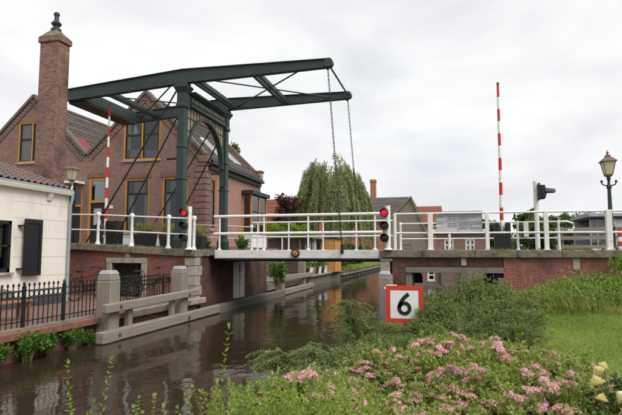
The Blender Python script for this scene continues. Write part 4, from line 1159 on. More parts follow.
# sailing-boat ornament in the upper window
sb = thing('model_sailboat', (-15.75, GY+0.16, 8.36), 'small white model sailboat in the upper window of the brick house', 'model boat')
MB().slab([(-15.86,8.46),(-15.56,8.46),(-15.72,9.02)], [], GY+0.115, GY+0.135, 'xz').build('sail', 'sign_white', sb)
MB().hexa([(-15.82,GY+0.11,8.37),(-15.60,GY+0.11,8.37),(-15.60,GY+0.16,8.37),(-15.82,GY+0.16,8.37)], [(-15.90,GY+0.11,8.45),(-15.54,GY+0.11,8.45),(-15.54,GY+0.17,8.45),(-15.90,GY+0.17,8.45)]).build('hull', 'sign_white', sb)
# front door
fd = MB()
for (a_,b_,c_,d_) in ((-18.42,-18.28,2.45,6.12),(-17.39,-17.25,2.45,6.12),(-18.28,-17.39,5.98,6.12),(-18.28,-17.39,4.78,4.92)):
    fd.box(a_, b_, GY+0.03, GY+0.17, c_, d_)
fo = fd.build('door', 'orange_frame', hb, bevel=0.008)
MB().slab(rect(-18.275,-17.395,2.46,4.77), [rect(-18.1,-17.6,3.6,4.5)], GY+0.08, GY+0.14, 'xz').build('door_leaf', 'shutter_black', fo)
MB().box(-18.10,-17.60,GY+0.10,GY+0.11,3.6,4.5).build('pane', 'curtain', fo)
MB().box(-18.27,-17.40,GY+0.09,GY+0.10,4.93,5.97).build('pane', 'glass', fo)
MB().box(-18.42,-17.25,GY+0.30,GY+0.32,4.8,6.1).build('room', 'blind', fo)
MB().tube([(-17.5,GY+0.03,3.45),(-17.5,GY+0.03,3.65)],0.015,6).build('handle','zinc',fo)
MB().box(-17.05,-16.85,GY-0.03,GY-0.001,4.45,4.60).build('house_number','sign_white',hb)
# verge band and dentils along the gable
def verge(parent, p0, p1, w=0.30, proud=0.10):
    a_, b_ = Vector((p0[0],0,p0[1])), Vector((p1[0],0,p1[1]))
    MB().beam((p0[0],GY-proud+0.22,p0[1]+0.05),(p1[0],GY-proud+0.22,p1[1]+0.05),0.46,0.16,up=(0,0,1)).build('verge_coping','roof_dark',parent,bevel=0.01)
    d_ = (b_-a_); L_ = d_.length; u_ = d_/L_; nn = Vector((-u_.z,0,u_.x));  nn = nn if nn.z > 0 else -nn
    n_ = int(L_/0.21)
    dm = mesh_only(MB().box(-0.045,0.045,-0.035,0.0,-0.075,0.075),'dentil','house_brick')
    for i in range(n_):
        c_ = a_ + u_*((i+0.5)*L_/n_) - nn*0.16
        o_ = inst(dm, parent, (c_.x, GY-0.001, c_.z), (0, -math.atan2(u_.z,u_.x), 0), name='dentil')
    mb_ = MB(); q0 = a_ - nn*0.33; q1 = b_ - nn*0.33
    mb_.beam((q0.x,GY-0.03,q0.z),(q1.x,GY-0.03,q1.z),0.06,0.07); mb_.build('verge_band','house_brick',parent)
verge(hb, (XV+0.05, 7.37), (X1, 10.62)); verge(hb, (X1, 10.62), (X0-0.05, 7.05))
MB().box(X0-0.42, X0+0.10, GY-0.09, GY+0.30, 6.72, 7.06).build('kneeler', 'house_brick', hb, bevel=0.02)
MB().box(X0-0.35, X0+0.14, 31.15, 31.65, 6.70, 7.35).build('kneeler', 'stone', hb, bevel=0.03)
MB().box(X0-0.25, X0+0.20, 31.10, 31.70, 7.351, 7.47).build('kneeler', 'coping_stone', hb, bevel=0.03)
# rusticated corner
z = 2.5; k = 0
while z < 6.6:
    MB().box(X0-0.62, X0+0.035, GY-0.04, GY+0.55, z, z+0.25).build('quoin', 'house_brick', hb, bevel=0.02); z += 0.31; k += 1
# relieving arches over openings
for (a_, b_, zz) in ((-16.5,-14.0,9.30),(-16.3,-14.6,6.02),(-14.1,-12.4,6.02),(-18.5,-17.1,6.14)):
    MB().box(a_, b_, GY-0.02, GY-0.001, zz, zz+0.24).build('soldier_course', 'verge_brick', hb)
# roof
rf = courses(hb, (X0+0.25,GY+0.3,6.80), (X0+0.25,31.25,6.80), (X1,GY+0.3,10.42), (X1,31.25,10.42), 20, 'tiles_brown')
courses(hb, (XV,GY+0.3,7.20), (XV,31.25,7.20), (X1,GY+0.3,10.42), (X1,31.25,10.42), 17, 'tiles_brown')
MB().tube([(X1,GY+0.3,10.46),(X1,31.4,10.46)], 0.12, 10).build('ridge_tiles', 'roof_dark', hb, smooth=True)
MB().beam((X1,31.35,10.55),(X0+0.1,31.35,7.02),0.42,0.16).build('verge_coping','verge_brick',hb,bevel=0.01)
MB().box(X0+0.16, X0+0.36, GY+0.1, 31.3, 6.60, 6.76).build('gutter', 'gutter', hb, bevel=0.02)
MB().box(X0+0.001, X0+0.155, GY+0.2, 31.3, 6.38, 6.62).build('fascia', 'gutter', hb)
def skylight(parent, y0, y1, k0, k1):
    def p(y, k, up_): 
        nx_, nz_ = 3.62, 3.80; L_ = math.hypot(nx_, nz_)
        return (lerp(X0+0.25, X1, k)+up_*nx_/L_, y, lerp(6.80,10.42,k)+up_*nz_/L_)
    mb_ = MB(); mb_.hexa([p(y0,k0,0.03),p(y1,k0,0.03),p(y1,k1,0.03),p(y0,k1,0.03)],[p(y0,k0,0.13),p(y1,k0,0.13),p(y1,k1,0.13),p(y0,k1,0.13)])
    o = mb_.build('skylight','sign_white',parent)
    e_ = 0.07; ek = 0.02
    mb2 = MB(); mb2.add([p(y0+e_,k0+ek,0.136),p(y1-e_,k0+ek,0.136),p(y1-e_,k1-ek,0.136),p(y0+e_,k1-ek,0.136)],[(0,1,2,3)])
    mb2.build('pane','blind',o)
skylight(hb, 25.6, 26.4, 0.16, 0.46); skylight(hb, 28.0, 28.8, 0.16, 0.46)
# bay window on the canal side
by = MB().box(X0+0.001, X0+0.75, 28.2, 31.3, 5.60, 5.84).build('bay_roof', 'gutter', hb, bevel=0.02)
MB().box(X0+0.001, X0+0.60, 28.4, 31.1, 2.3, 3.2).build('bay_base', 'sign_white', hb, bevel=0.01)
bw_ = MB()
for (xa_, xb_, ya_, yb_) in ((X0+0.50,X0+0.60,28.4,28.5),(X0+0.50,X0+0.60,29.7,29.82),(X0+0.50,X0+0.60,31.0,31.1),(X0+0.002,X0+0.10,28.4,28.5),(X0+0.002,X0+0.10,31.0,31.1)):
    bw_.box(xa_, xb_, ya_, yb_, 3.2, 5.6)
bw_.box(X0+0.1,X0+0.6,28.4,28.5,3.2,3.3)
bwo = bw_.build('bay_window', 'orange_frame', hb, bevel=0.008)
MB().box(X0+0.54,X0+0.55,28.5,31.0,3.2,5.6).build('pane','glass',bwo)
MB().box(X0+0.1,X0+0.5,28.44,28.45,3.3,5.6).build('pane','glass',bwo)
MB().box(X0+0.50,X0+0.56,28.5,31.0,4.55,4.63).build('transom','shutter_black',bwo)
MB().box(X0+0.40,X0+0.41,28.5,31.0,4.6,5.6).build('blind','blind',bwo)
MB().box(X0-1.2,X0-1.1,28.0,31.15,2.4,6.0).build('room','dark_room',bwo)
# neighbouring house
ha = thing('brick_house', (-22, GY, 2.42), 'brick house with steep gable behind the tall chimney, orange window', 'house')
XA0, XA1, XAR = -26.1, XV-0.002, -22.2
MB().slab([(XA0,2.3),(XA1,2.3),(XA1,7.35),(XAR,10.95),(XA0,7.35)], [rect(-23.2,-21.3,7.15,9.5), rect(-20.05,-18.75,2.45,5.75)], GY, GY+0.28, 'xz').build('gable_wall','house_brick',ha)
window(ha, 'xz', GY, -23.2,-21.3,7.15,9.5, cols=2, transom=8.5, curtain=[(-23.1,-21.4,7.2,9.4,'curtain')])
XSAVE = XV
def verge2():
    verge(ha, (XA0, 7.37), (XAR, 10.95)); verge(ha, (XAR, 10.95), (XA1-0.05, 7.37))
verge2()
courses(ha, (XA1,GY+0.3,7.20), (XA1,34,7.20), (XAR,GY+0.3,10.75), (XAR,34,10.75), 18, 'tiles_brown')
courses(ha, (XA0,GY+0.3,7.20), (XA0,34,7.20), (XAR,GY+0.3,10.75), (XAR,34,10.75), 18, 'tiles_brown')
MB().tube([(XAR,GY+0.3,10.79),(XAR,34,10.79)], 0.12, 10).build('ridge_tiles', 'roof_dark', ha, smooth=True)
mb_ = MB(); mb_.hexa([(-19.55,24.9,8.10),(-19.0,24.6,7.62),(-19.0,25.5,7.62),(-19.55,25.5,8.10)],[(-19.45,24.6,8.25),(-18.9,24.6,7.77),(-18.9,25.5,7.77),(-19.45,25.5,8.25)]); mb_.build('skylight','gutter',ha)
rs_ = MB()
def ap(y, k, up_): return (lerp(XA1, XAR, k)+up_*0.7, y, lerp(7.20, 10.75, k)+up_*0.71)
rs_.hexa([ap(23.85,0.03,0.03),ap(24.75,0.03,0.03),ap(24.75,0.36,0.03),ap(23.85,0.36,0.03)],[ap(23.85,0.03,0.16),ap(24.75,0.03,0.16),ap(24.75,0.36,0.16),ap(23.85,0.36,0.16)])
rs_.build('red_roof_sheet','red_sheet',ha)
dd_ = MB()
for (a_,b_,c_,d_) in ((-20.05,-19.92,2.45,5.75),(-18.88,-18.75,2.45,5.75),(-19.92,-18.88,5.62,5.75),(-19.92,-18.88,4.6,4.72)):
    dd_.box(a_,b_,GY+0.03,GY+0.17,c_,d_)
do_ = dd_.build('door','orange_frame',ha)
MB().box(-19.92,-18.88,GY+0.08,GY+0.14,2.46,4.59).build('door_leaf','shutter_black',do_)
MB().box(-19.92,-18.88,GY+0.10,GY+0.11,4.73,5.61).build('pane','glass',do_)
MB().box(-20.1,-18.7,GY+0.30,GY+0.33,2.4,5.8).build('room','dark_room',do_)
can = MB().box(-20.4,-18.65,GY-0.75,GY-0.001,5.80,5.92).build('door_canopy','sign_white',ha,bevel=0.01)
for xx in (-20.35, -18.75):
    MB().box(xx-0.05,xx+0.05,GY-0.72,GY-0.62,2.42,5.80).build('canopy_post','shutter_black',ha)
MB().box(-19.35,-19.2,GY-0.70,GY-0.64,4.2,5.6).build('hanging_sign','sign_white',ha,bevel=0.02)

# planters with grasses and white kerb seat on the left approach
wb = thing('low_wall', (-12.8, 20.4, 2.4), 'low white painted wall in front of the brick house windows', 'low wall')
MB().box(-15.5, -11.3, 21.0, 21.2, 2.30, 2.86).build('wall','sign_white',wb,bevel=0.01)
MB().box(-15.55, -11.25, 20.97, 21.23, 2.861, 2.92).build('cap','sign_white',wb,bevel=0.01)

# ================================================================== FOLIAGE TOOLS
def unit(a): return a / np.maximum(np.linalg.norm(a, axis=1, keepdims=True), 1e-9)
def leaf_mesh(name, mat, pos, axis, nrm, L, W, rnd, fold=0.18):
    n = len(pos)
    axis = unit(axis); side = unit(np.cross(axis, nrm)); nr = unit(np.cross(side, axis))
    L = np.broadcast_to(L, (n,))[:, None]; W = np.broadcast_to(W, (n,))[:, None]
    V = np.empty((n, 4, 3))
    V[:, 0] = pos
    V[:, 1] = pos + axis*L*0.45 + side*W*0.5 + nr*W*fold
    V[:, 2] = pos + axis*L - nr*L*0.08
    V[:, 3] = pos + axis*L*0.45 - side*W*0.5 + nr*W*fold
    me = bpy.data.meshes.new(name)
    me.vertices.add(4*n); me.vertices.foreach_set('co', V.reshape(-1))
    idx = (np.arange(n)[:, None]*4 + np.array([0,1,2, 0,2,3])[None, :]).reshape(-1)
    me.loops.add(6*n); me.loops.foreach_set('vertex_index', idx.astype(np.int32))
    me.polygons.add(2*n); me.polygons.foreach_set('loop_start', np.arange(0, 6*n, 3, dtype=np.int32))
    me.polygons.foreach_set('loop_total', np.full(2*n, 3, dtype=np.int32))
    me.update(calc_edges=True)
    at = me.attributes.new('rnd', 'FLOAT', 'POINT')
    at.data.foreach_set('value', np.repeat(np.clip(rnd, 0, 1), 4).astype(np.float32))
    me.materials.append(M[mat])
    return me
def put(me, name, parent, loc=(0,0,0), rot=(0,0,0), scale=(1,1,1), kind=None):
    o = bpy.data.objects.new(name, me); COL.objects.link(o)
    org = ORG.get(parent.name, Vector((0,0,0))) if parent else Vector((0,0,0))
    if parent: o.parent = parent
    o.location = Vector(loc) - org; o.rotation_euler = rot; o.scale = scale
    ORG[o.name] = org
    if kind: o['kind'] = kind
    return o
def rdir(n, up=0.0):
    d_ = rng.normal(size=(n, 3)); d_[:, 2] += up
    return unit(d_)
def bush_meshes(prefix, leafmat, stemmat, R_, H, n_stem, n_twig, n_leaf, L, W, lean=0.35, twig=0.16, dome=0.4, droop=0.0, clump=0.0, stem_r=0.006):
    """a shrub made of arching stems with twigs; leaves sit along the twigs. Returns leaf mesh, stem mesh, stem tips"""
    st = MB(); P_, A_, N_, T_ = [], [], [], []
    for i in range(n_stem):
        th = rng.uniform(0, 2*math.pi); rad = R_*math.sqrt(rng.uniform(0.02, 1))
        hz = H*(1 - dome*(rad/R_)**2)*rng.uniform(0.80, 1.06)
        b0 = np.array([0.25*rad*math.cos(th+rng.normal(0,.4)), 0.25*rad*math.sin(th+rng.normal(0,.4)), -0.05])
        tip = np.array([rad*math.cos(th), rad*math.sin(th), hz])
        c = b0*0.5 + np.array([tip[0]*0.30, tip[1]*0.30, hz*(0.75+droop)])
        ks = np.linspace(0, 1, 7)[:, None]
        pts = (1-ks)**2*b0 + 2*ks*(1-ks)*c + ks**2*tip
        st.tube([tuple(p) for p in pts], [stem_r*(1.2-0.8*k_) for k_ in np.linspace(0,1,7)], 4, cap=False)
        T_.append(tip)
        for j in range(n_twig):
            k_ = rng.uniform(0.42, 1.0); p = (1-k_)**2*b0 + 2*k_*(1-k_)*c + k_**2*tip
            tan = 2*(1-k_)*(c-b0) + 2*k_*(tip-c); tan /= np.linalg.norm(tan)
            dv = tan*0.7 + rng.normal(0, 0.75, 3); dv[2] += 0.35; dv /= np.linalg.norm(dv)
            ln = twig*rng.uniform(0.5, 1.3)
            m_ = n_leaf
            kk = rng.uniform(0.05, 1.0, m_)
            pp = p + dv*ln*kk[:, None] + rng.normal(0, 0.006, (m_, 3))
            ax = dv*0.55 + rng.normal(0, 0.62, (m_, 3)); ax[:, 2] += 0.15
            P_.append(pp); A_.append(ax)
            N_.append(rng.normal(0, 0.5, (m_, 3)) + np.array([0,0,1.0]))
    P_ = np.concatenate(P_); A_ = np.concatenate(A_); N_ = np.concatenate(N_); n = len(P_)
    rn = np.clip(rng.normal(0.42, 0.22, n), 0, 1)
    me = leaf_mesh(prefix+'_leaves', leafmat, P_, A_, N_, L*rng.uniform(0.65, 1.25, n), W*rng.uniform(0.7, 1.2, n), rn)
    sm = mesh_only(st, prefix+'_stems', stemmat)
    return me, sm, np.array(T_)
def shoot_meshes(prefix, leafmat, stemmat, shoots, L, W, gap, pairs=True):
    """long leafy shoots: each a list of points; pairs of leaves set along it"""
    st = MB(); P_, A_, N_, K_ = [], [], [], []
    for pts in shoots:
        pts = np.array(pts, float)
        seg = np.linalg.norm(np.diff(pts, axis=0), axis=1); cum = np.concatenate([[0], np.cumsum(seg)]); T = cum[-1]
        st.tube([tuple(p) for p in pts], [0.0042*(1.15-0.9*i/(len(pts)-1)) for i in range(len(pts))], 5, cap=False)
        s_ = T*0.12; az = rng.uniform(0, 6.28)
        while s_ < T:
            p = np.array([np.interp(s_, cum, pts[:, q]) for q in range(3)])
            p2 = np.array([np.interp(min(T, s_+0.02), cum, pts[:, q]) for q in range(3)])
            p1 = np.array([np.interp(max(0, s_-0.02), cum, pts[:, q]) for q in range(3)])
            tn = p2 - p1; tn /= max(1e-6, np.linalg.norm(tn))
            a1 = np.cross(tn, [0.3, 0.2, 0.93]); a1 /= np.linalg.norm(a1); a2 = np.cross(tn, a1)
            az += math.pi/2 + rng.normal(0, 0.2)
            for q in ((0, math.pi) if pairs else (0,)):
                rd_ = a1*math.cos(az+q) + a2*math.sin(az+q)
                P_.append(p); A_.append(rd_*0.85 + tn*0.65 + rng.normal(0, .12, 3)); N_.append(tn*0.9 - rd_*0.5 + np.array([0,0,0.4])); K_.append(s_/T)
            s_ += gap*rng.uniform(0.8, 1.2)
        for q in range(3):
            P_.append(pts[-1]); A_.append(tn + rng.normal(0, .3, 3)); N_.append(rng.normal(0, 1, 3)); K_.append(1.0)
    P_, A_, N_, K_ = map(np.array, (P_, A_, N_, K_)); n = len(P_)
    me = leaf_mesh(prefix+'_leaves', leafmat, P_, A_, N_, L*rng.uniform(0.7, 1.15, n)*(1.12-0.5*K_), W*rng.uniform(0.75, 1.15, n)*(1.1-0.45*K_), np.clip(0.15+0.6*K_+rng.normal(0, .15, n), 0, 1))
    return me, mesh_only(st, prefix+'_stems', stemmat)
def tree(name, label, base, height, crown_r, crown_h, leafmat, n_leaf=9000, L=0.28, W=0.16, trunk_r=0.18, clumps=60, cat='tree', group=None, seed=0, squash=1.0, holes=0.55):
    r2 = np.random.default_rng(seed + 100)
    t_ = thing(name, base, label, cat, group)
    cz = height - crown_h/2
    cen = []
    while len(cen) < clumps:
        q = r2.uniform(-1, 1, 3)
        if np.linalg.norm(q) < 1: cen.append(q*np.array([crown_r, crown_r*squash, crown_h/2])*(0.55+0.45*np.linalg.norm(q)))
    cen = np.array(cen) + np.array([0, 0, cz])
    tr_m = MB()
    tp = [(0,0,-0.2), (0.05*height*0.1, 0, height*0.2), (r2.normal(0,.1), r2.normal(0,.1), height*0.45), (r2.normal(0,.15), 0, height*0.78)]
    tr_m.tube(tp, [trunk_r*1.25, trunk_r, trunk_r*0.7, trunk_r*0.25], 8)
    for c in cen[:min(26, clumps)]:
        k_ = r2.uniform(0.3, 0.75); s0 = np.array([0, 0, height*k_*0.9]); 
        if s0[2] > c[2] - 0.1: s0[2] = max(height*0.15, c[2]-0.25*height)
        mid = (s0 + c)/2 + np.array([0, 0, 0.08*height*r2.normal(0, .5)])
        tr_m.tube([tuple(s0), tuple(mid), tuple(c)], [trunk_r*0.42, trunk_r*0.28, trunk_r*0.08], 5)
    tm = mesh_only(tr_m, 'trunk', 'bark', smooth=True); put(tm, 'trunk', t_, base)
    per = n_leaf // clumps; P_ = []; RN = []
    for c in cen:
        sz = r2.uniform(0.16, 0.30)*crown_r*1.25
        q = r2.normal(0, 1, (per, 3)); q = q/np.linalg.norm(q, axis=1, keepdims=True)*r2.uniform(0.25, 1.0, (per, 1))**holes
        P_.append(c + q*sz*np.array([1, 1, 0.75])); RN.append(np.clip(r2.normal(r2.uniform(0.3, 0.65), 0.16, per), 0, 1))
    P_ = np.concatenate(P_); n = len(P_)
    ax = r2.normal(0, 1, (n, 3)); ax[:, 2] -= 0.25
    nn = r2.normal(0, 0.7, (n, 3)); nn[:, 2] += 0.8
    me = leaf_mesh('crown', leafmat, P_, ax, nn, L*r2.uniform(0.6, 1.25, n), W*r2.uniform(0.7, 1.2, n), np.concatenate(RN))
    put(me, 'crown', t_, base)
    return t_

# ================================================================== BACKGROUND, LEFT BANK
# weeping willow
wt = thing('willow_tree', (-10.0, 46, 0.6), 'large weeping willow with hanging strands behind the bridge deck', 'tree')
tw = MB(); tw.tube([(0,0,-0.3),(0.1,0,2.2),(-0.1,0.1,4.6),(0.2,0,6.0)], [0.55,0.42,0.34,0.16], 10)
P_, A_, N_, RN = [], [], [], []
r3 = np.random.default_rng(3)
wcl = []
for i in range(64):
    a0 = r3.uniform(0, 2*math.pi); q0 = 3.25*math.sqrt(r3.uniform(0.02, 1))
    wcl.append((q0*math.cos(a0), q0*math.sin(a0), r3.uniform(0.72, 1.03), r3.uniform(0.6, 1.35), r3.uniform(0.15, 0.8)))
for i in range(600):
    cxw, cyw, hk, lk, ck = wcl[i % 64]
    xw, yw = cxw + r3.normal(0, 0.24), cyw + r3.normal(0, 0.24)
    rr4 = min(3.4, math.hypot(xw, yw)); th = math.atan2(yw, xw); kx = rr4/3.4
    top = 4.4 + 6.3*math.sqrt(max(0.03, 1-kx**2*0.9))*hk + r3.normal(0, 0.2)
    x_, y_ = rr4*math.cos(th) + (0.35 if top < 9 else 0.1), rr4*math.sin(th)
    if i % 16 == 0: tw.tube([(0.05,0,min(top-1.2, 4.2)),(x_*0.45,y_*0.45,top*0.80+0.3),(x_,y_,top-0.1)], [0.11,0.06,0.015], 5)
    ln = r3.uniform(1.6, 4.6)*lk*(0.75 + 0.6*kx); ln = min(ln, top-1.0)
    m_ = int(64*ln/2.6); s_ = np.sort(r3.uniform(0, 1, m_))
    out_ = np.array([math.cos(th), math.sin(th), 0])
    pp = np.array([x_, y_, top]) + out_*(0.55*np.sin(s_*1.6)[:, None]) + np.array([0,0,-1])*(s_[:, None]*ln) + r3.normal(0, 0.045, (m_, 3))
    ax = np.array([0,0,-1.0]) + out_*0.25 + r3.normal(0, 0.45, (m_, 3))
    P_.append(pp); A_.append(ax); N_.append(out_ + r3.normal(0, 0.7, (m_, 3))); RN.append(np.clip(r3.normal(ck, 0.15, m_), 0, 1))
P_, A_, N_, RN = map(np.concatenate, (P_, A_, N_, RN)); n = len(P_)
put(mesh_only(tw, 'trunk', 'bark', smooth=True), 'trunk', wt, wt.location)
put(leaf_mesh('crown', 'leaf_willow', P_, A_, N_, 0.27*r3.uniform(0.6,1.3,n), 0.062*r3.uniform(0.7,1.3,n), RN), 'crown', wt, wt.location)

tree('purple_tree', 'dark red-leaved small tree left of the willow', (-12.7, 41.5, 1.0), 7.0, 1.35, 4.4, 'leaf_purple', 1500, 0.34, 0.15, 0.12, 24, seed=5, holes=0.3)
tree('garden_tree', 'green tree showing above the brick house roof', (-18.6, 42, 0.6), 11.3, 1.7, 4.5, 'leaf_pale_tree', 4200, 0.34, 0.2, 0.22, 40, seed=8)
# lime-green hedge shrubs and garden pavilion behind the deck
for i, (x_, y_, h_, r_) in enumerate(((-12.4, 34.0, 4.0, 1.0), (-10.9, 34.2, 4.0, 1.25), (-9.4, 34.6, 3.8, 0.9))):
    tree('garden_shrub', ('lime green shrub beside the bay window of the brick house', 'broad lime green shrub behind the deck railing', 'small lime green shrub left of the willow strands')[i], (x_, y_, 0.6), h_-0.35, r_, 0.9, 'leaf_lime', 2600, 0.16, 0.10, 0.06, 22, cat='shrub', group='lime green garden shrubs', seed=20+i)
pv = thing('garden_pavilion', (-10.2, 36.5, 0.6), 'beige garden pavilion with white posts beneath the lime shrubs', 'pavilion')
MB().box(-13.2, -8.6, 38.0, 38.2, 0.6, 3.1).build('back_wall', 'beige_wall', pv)
MB().box(-13.4, -8.4, 35.3, 38.4, 3.1, 3.22).build('roof', 'fence_wood', pv)
for x_ in (-12.6, -11.2, -9.9, -8.8):
    MB().box(x_-0.06, x_+0.06, 35.5, 35.62, 0.6, 3.1).build('post', 'sign_white', pv)
for k_ in range(6):
    MB().box(-9.75+k_*0.19, -9.67+k_*0.19, 35.54, 35.58, 1.7, 2.95).build('baluster', 'sign_white', pv)
gl_ = thing('garden_lantern', (-10.4, 32.8, 0.6), 'small black-roofed lantern on a white post in the garden', 'lantern')
MB().tube([(-10.4,32.8,0.6),(-10.4,32.8,3.2)],0.05,8).build('post','sign_white',gl_)
MB().lathe((-10.4,32.8,3.2),[(0.16,0),(0.20,0.25),(0.34,0.27),(0.12,0.45),(0.05,0.60)],8).build('lantern_head','black_paint',gl_)
# orange boarded shed end at the waterside
os_ = thing('boat_shed', (-7.6, 36.8, 0.7), 'small orange boarded shed at the water edge beyond the bridge', 'shed')
k_ = 0
for i in range(10):
    MB().box(-8.75, -7.72, 37.0-0.02, 37.06, 0.72+0.245*i, 0.72+0.245*i+0.235).build('board', 'orange_boards', os_, bevel=0.008)
for i in range(10):
    MB().box(-7.70, -7.64, 37.08, 39.4, 0.72+0.245*i, 0.72+0.245*i+0.235).build('board', 'orange_boards', os_, bevel=0.008)
MB().box(-8.9, -7.5, 36.9, 39.6, 3.18, 3.26).build('roof', 'gutter', os_)
# flower pots along the terrace edge
potm = MB().lathe((0,0,0),[(0.15,0),(0.20,0.34),(0.215,0.345),(0.215,0.39),(0.18,0.39)],12)
fl_me = {}
for nm_, mt_ in (('white','sign_white'),('red','terracotta'),('dark','planter')):
    fl_me[nm_] = mesh_only(potm, 'pot', mt_, smooth=True)
nfl = 240
fl_leaf = []
for q in range(3):
    d_ = rdir(nfl, 0.4)*rng.uniform(0.15, 1, (nfl,1))
    fl_leaf.append(leaf_mesh('plant', 'petal_mixed' if q == 0 else 'leaf_waterside', d_*np.array([0.30,0.30,0.34])+np.array([0,0,0.62]), rdir(nfl,0.4), rdir(nfl,0.5), 0.13, 0.08, rng.uniform(0,1,nfl)))
pots = [(30.9,'dark',1),(31.8,'white',0),(32.6,'red',1),(33.4,'dark',1),(34.2,'white',2),(35.1,'dark',0),(36.0,'white',1),(39.9,'red',2)]
pl_lab = ['dark tub with leafy plant nearest the timber guide', 'white pot of mixed flowers nearest the bridge on the far terrace', 'terracotta pot with green plant between the white pots', 'dark tub with green plant in the row of terrace pots, beside the middle white pot',
          'white pot with pale leafy plant in the middle of the terrace row', 'dark tub of mixed flowers just before the orange shed', 'white pot with green plant right beside the orange shed', 'terracotta pot with plant beyond the orange shed']
for (yy, kd, q), lb in zip(pots, pl_lab):
    ft = thing('flower_pot', (-8.22, yy, 0.72), lb, 'flower pot', 'flower pots on the terrace edge')
    put(fl_me[kd], 'pot', ft, (-8.22, yy, 0.72), scale=(1.15,1.15,1.15)); put(fl_leaf[q], 'plant', ft, (-8.22, yy, 0.72), (0,0,yy), (1.25,1.25,1.2))
# low house with red roof behind the garden
rh = thing('garden_house', (-16, 49, 0.6), 'low house with red tiled roof left of the willow', 'house')
MB().box(-20, -12.3, 48.2, 53, 0.6, 6.0).build('wall', 'orange_brick', rh)
courses(rh, (-20.3,47.9,6.0), (-12.0,47.9,6.0), (-20.3,50.6,7.7), (-12.0,50.6,7.7), 10, 'tiles_red')
MB().slab([(48.0,6.0),(53.2,6.0),(50.6,7.6)], [], -12.32, -12.2, 'yz').build('gable', 'orange_brick', rh)
window(rh, 'xz', 48.2, -16.7,-15.4,3.9,5.7, cols=2, frame='sign_white', inner='sign_white')
window(rh, 'xz', 48.2, -14.6,-13.2,3.9,5.7, cols=2, frame='sign_white', inner='sign_white')

# ================================================================== BACKGROUND, FAR AND RIGHT
bar = thing('barn', (-8, 82, 0.5), 'old barn with grey tiled roof and pale boarded gable end', 'barn')
# gable end faces the camera, ridge runs away to the left
bx0, bx1, bxr = -8.3, -1.5, -4.5
pts = [(-8.1,0.4),(-1.6,0.4),(-1.6,3.4),(-4.46,10.75),(-8.1,7.0)]
MB().slab(pts, [rect(-6.0,-4.6,0.6,3.4)], 80, 80.3, 'xz').build('gable_wall', 'barn_board', bar)
MB().box(-6.0,-4.6,80.1,80.2,0.6,3.4).build('barn_door','fence_wood',bar)
MB().box(-24,-8.11,80.31,92,0.4,7.0).build('wall','orange_brick',bar)
MB().box(-8.09,-1.7,80.31,92,0.4,3.3).build('wall','barn_board',bar)
courses(bar, (-8.2,79.8,6.95), (-24.0,79.8,6.75), (-4.46,80.0,10.8), (-22.0,84.0,11.2), 20, 'tiles_grey', thick=0.06)
courses(bar, (-1.4,79.9,3.2), (-1.4,92,3.2), (-4.46,79.9,10.8), (-4.46,92,10.8), 24, 'tiles_grey', thick=0.09)
MB().beam((-8.3,79.75,6.95),(-4.46,79.85,10.80),0.3,0.2).build('bargeboard','fence_wood',bar)
MB().beam((-1.4,79.8,3.25),(-4.46,79.85,10.80),0.3,0.2).build('bargeboard','fence_wood',bar)
fw_ = thing('factory_stack', (-12, 92, 0.5), 'slim red brick chimney rising behind the barn roof', 'chimney')
MB().lathe((-11.85,92,0.4), [(0.85,0),(0.68,14.4),(0.80,14.5),(0.80,14.9),(0.62,15.0)], 4).build('shaft', 'orange_brick', fw_)
for i, (x0_, x1_, y_, ze, zr, lb, mt) in enumerate(((-6.0, 0.3, 100, 7.6, 11.3, 'red-roofed house peeping out right of the barn gable', 'tiles_red'),)):
    hh_ = thing('distant_house', ((x0_+x1_)/2, y_, 0.5), lb, 'house')
    MB().box(x0_, x1_, y_, y_+6, 0.5, ze).build('wall', 'far_brick', hh_)
    courses(hh_, (x0_-0.2,y_-0.3,ze-0.1), (x1_+0.2,y_-0.3,ze-0.1), (x0_+0.6,y_+3,zr), (x1_-0.2,y_+3,zr), 9, mt)
# brick waterside building seen through the opening and above the deck
wb2 = thing('waterside_house', (0.8, 34, 0), 'low brick waterside house with white eaves, seen under and over the deck', 'house')
arcd = [(-2.05,-0.4)] + [(-1.65-0.40*math.cos(a_), 0.55+0.40*math.sin(a_)) for a_ in np.linspace(0, math.pi, 12)] + [(-1.25,-0.4)]
holes_ = [rect(-0.95,-0.45,0.30,1.05), rect(0.15,0.75,2.2,3.0), rect(1.45,2.05,2.2,3.0)]
MB().slab([(-2.5,-1.0),(-2.06,-1.0)]+arcd+[(-1.24,-1.0),(5.0,-1.0),(5.0,1.95),(2.65,1.95),(2.65,3.35),(-0.35,3.35),(-0.35,1.95),(-2.5,1.95)], holes_, 34.0, 34.25, 'xz').build('front_wall', 'far_brick', wb2)
MB().box(-2.5,5.0,34.9,40,-1.0,1.94).build('inner_wall','dark_room',wb2)
MB().box(-0.34,2.64,34.6,40,1.95,3.34).build('inner_wall','dark_room',wb2)
MB().box(-2.49,4.99,34.26,34.89,1.80,1.94).build('ledge','concrete',wb2)
MB().box(-2.5,-2.25,34.26,34.89,-1,1.79).build('side_wall','far_brick',wb2)
MB().box(-0.55,2.85,33.75,40,3.36,3.60).build('eaves','sign_white',wb2,bevel=0.02)
for h_ in holes_:
    a0_, a1_, z0_, z1_ = h_[0][0], h_[1][0], h_[0][1], h_[2][1]
    window(wb2, 'xz', 34.0, a0_, a1_, z0_, z1_, cols=1 if z0_ < 1 else 2, frame='sign_white', inner='sign_white', fw=0.07)
for x_ in (-0.10, 1.1):
    MB().box(x_, x_+0.30, 33.75, 33.999, -0.8, 1.5).build('pier', 'concrete', wb2, bevel=0.02)
MB().box(-2.5,5.0,33.86,33.998,-0.5,0.16).build('footing','concrete',wb2,bevel=0.02)
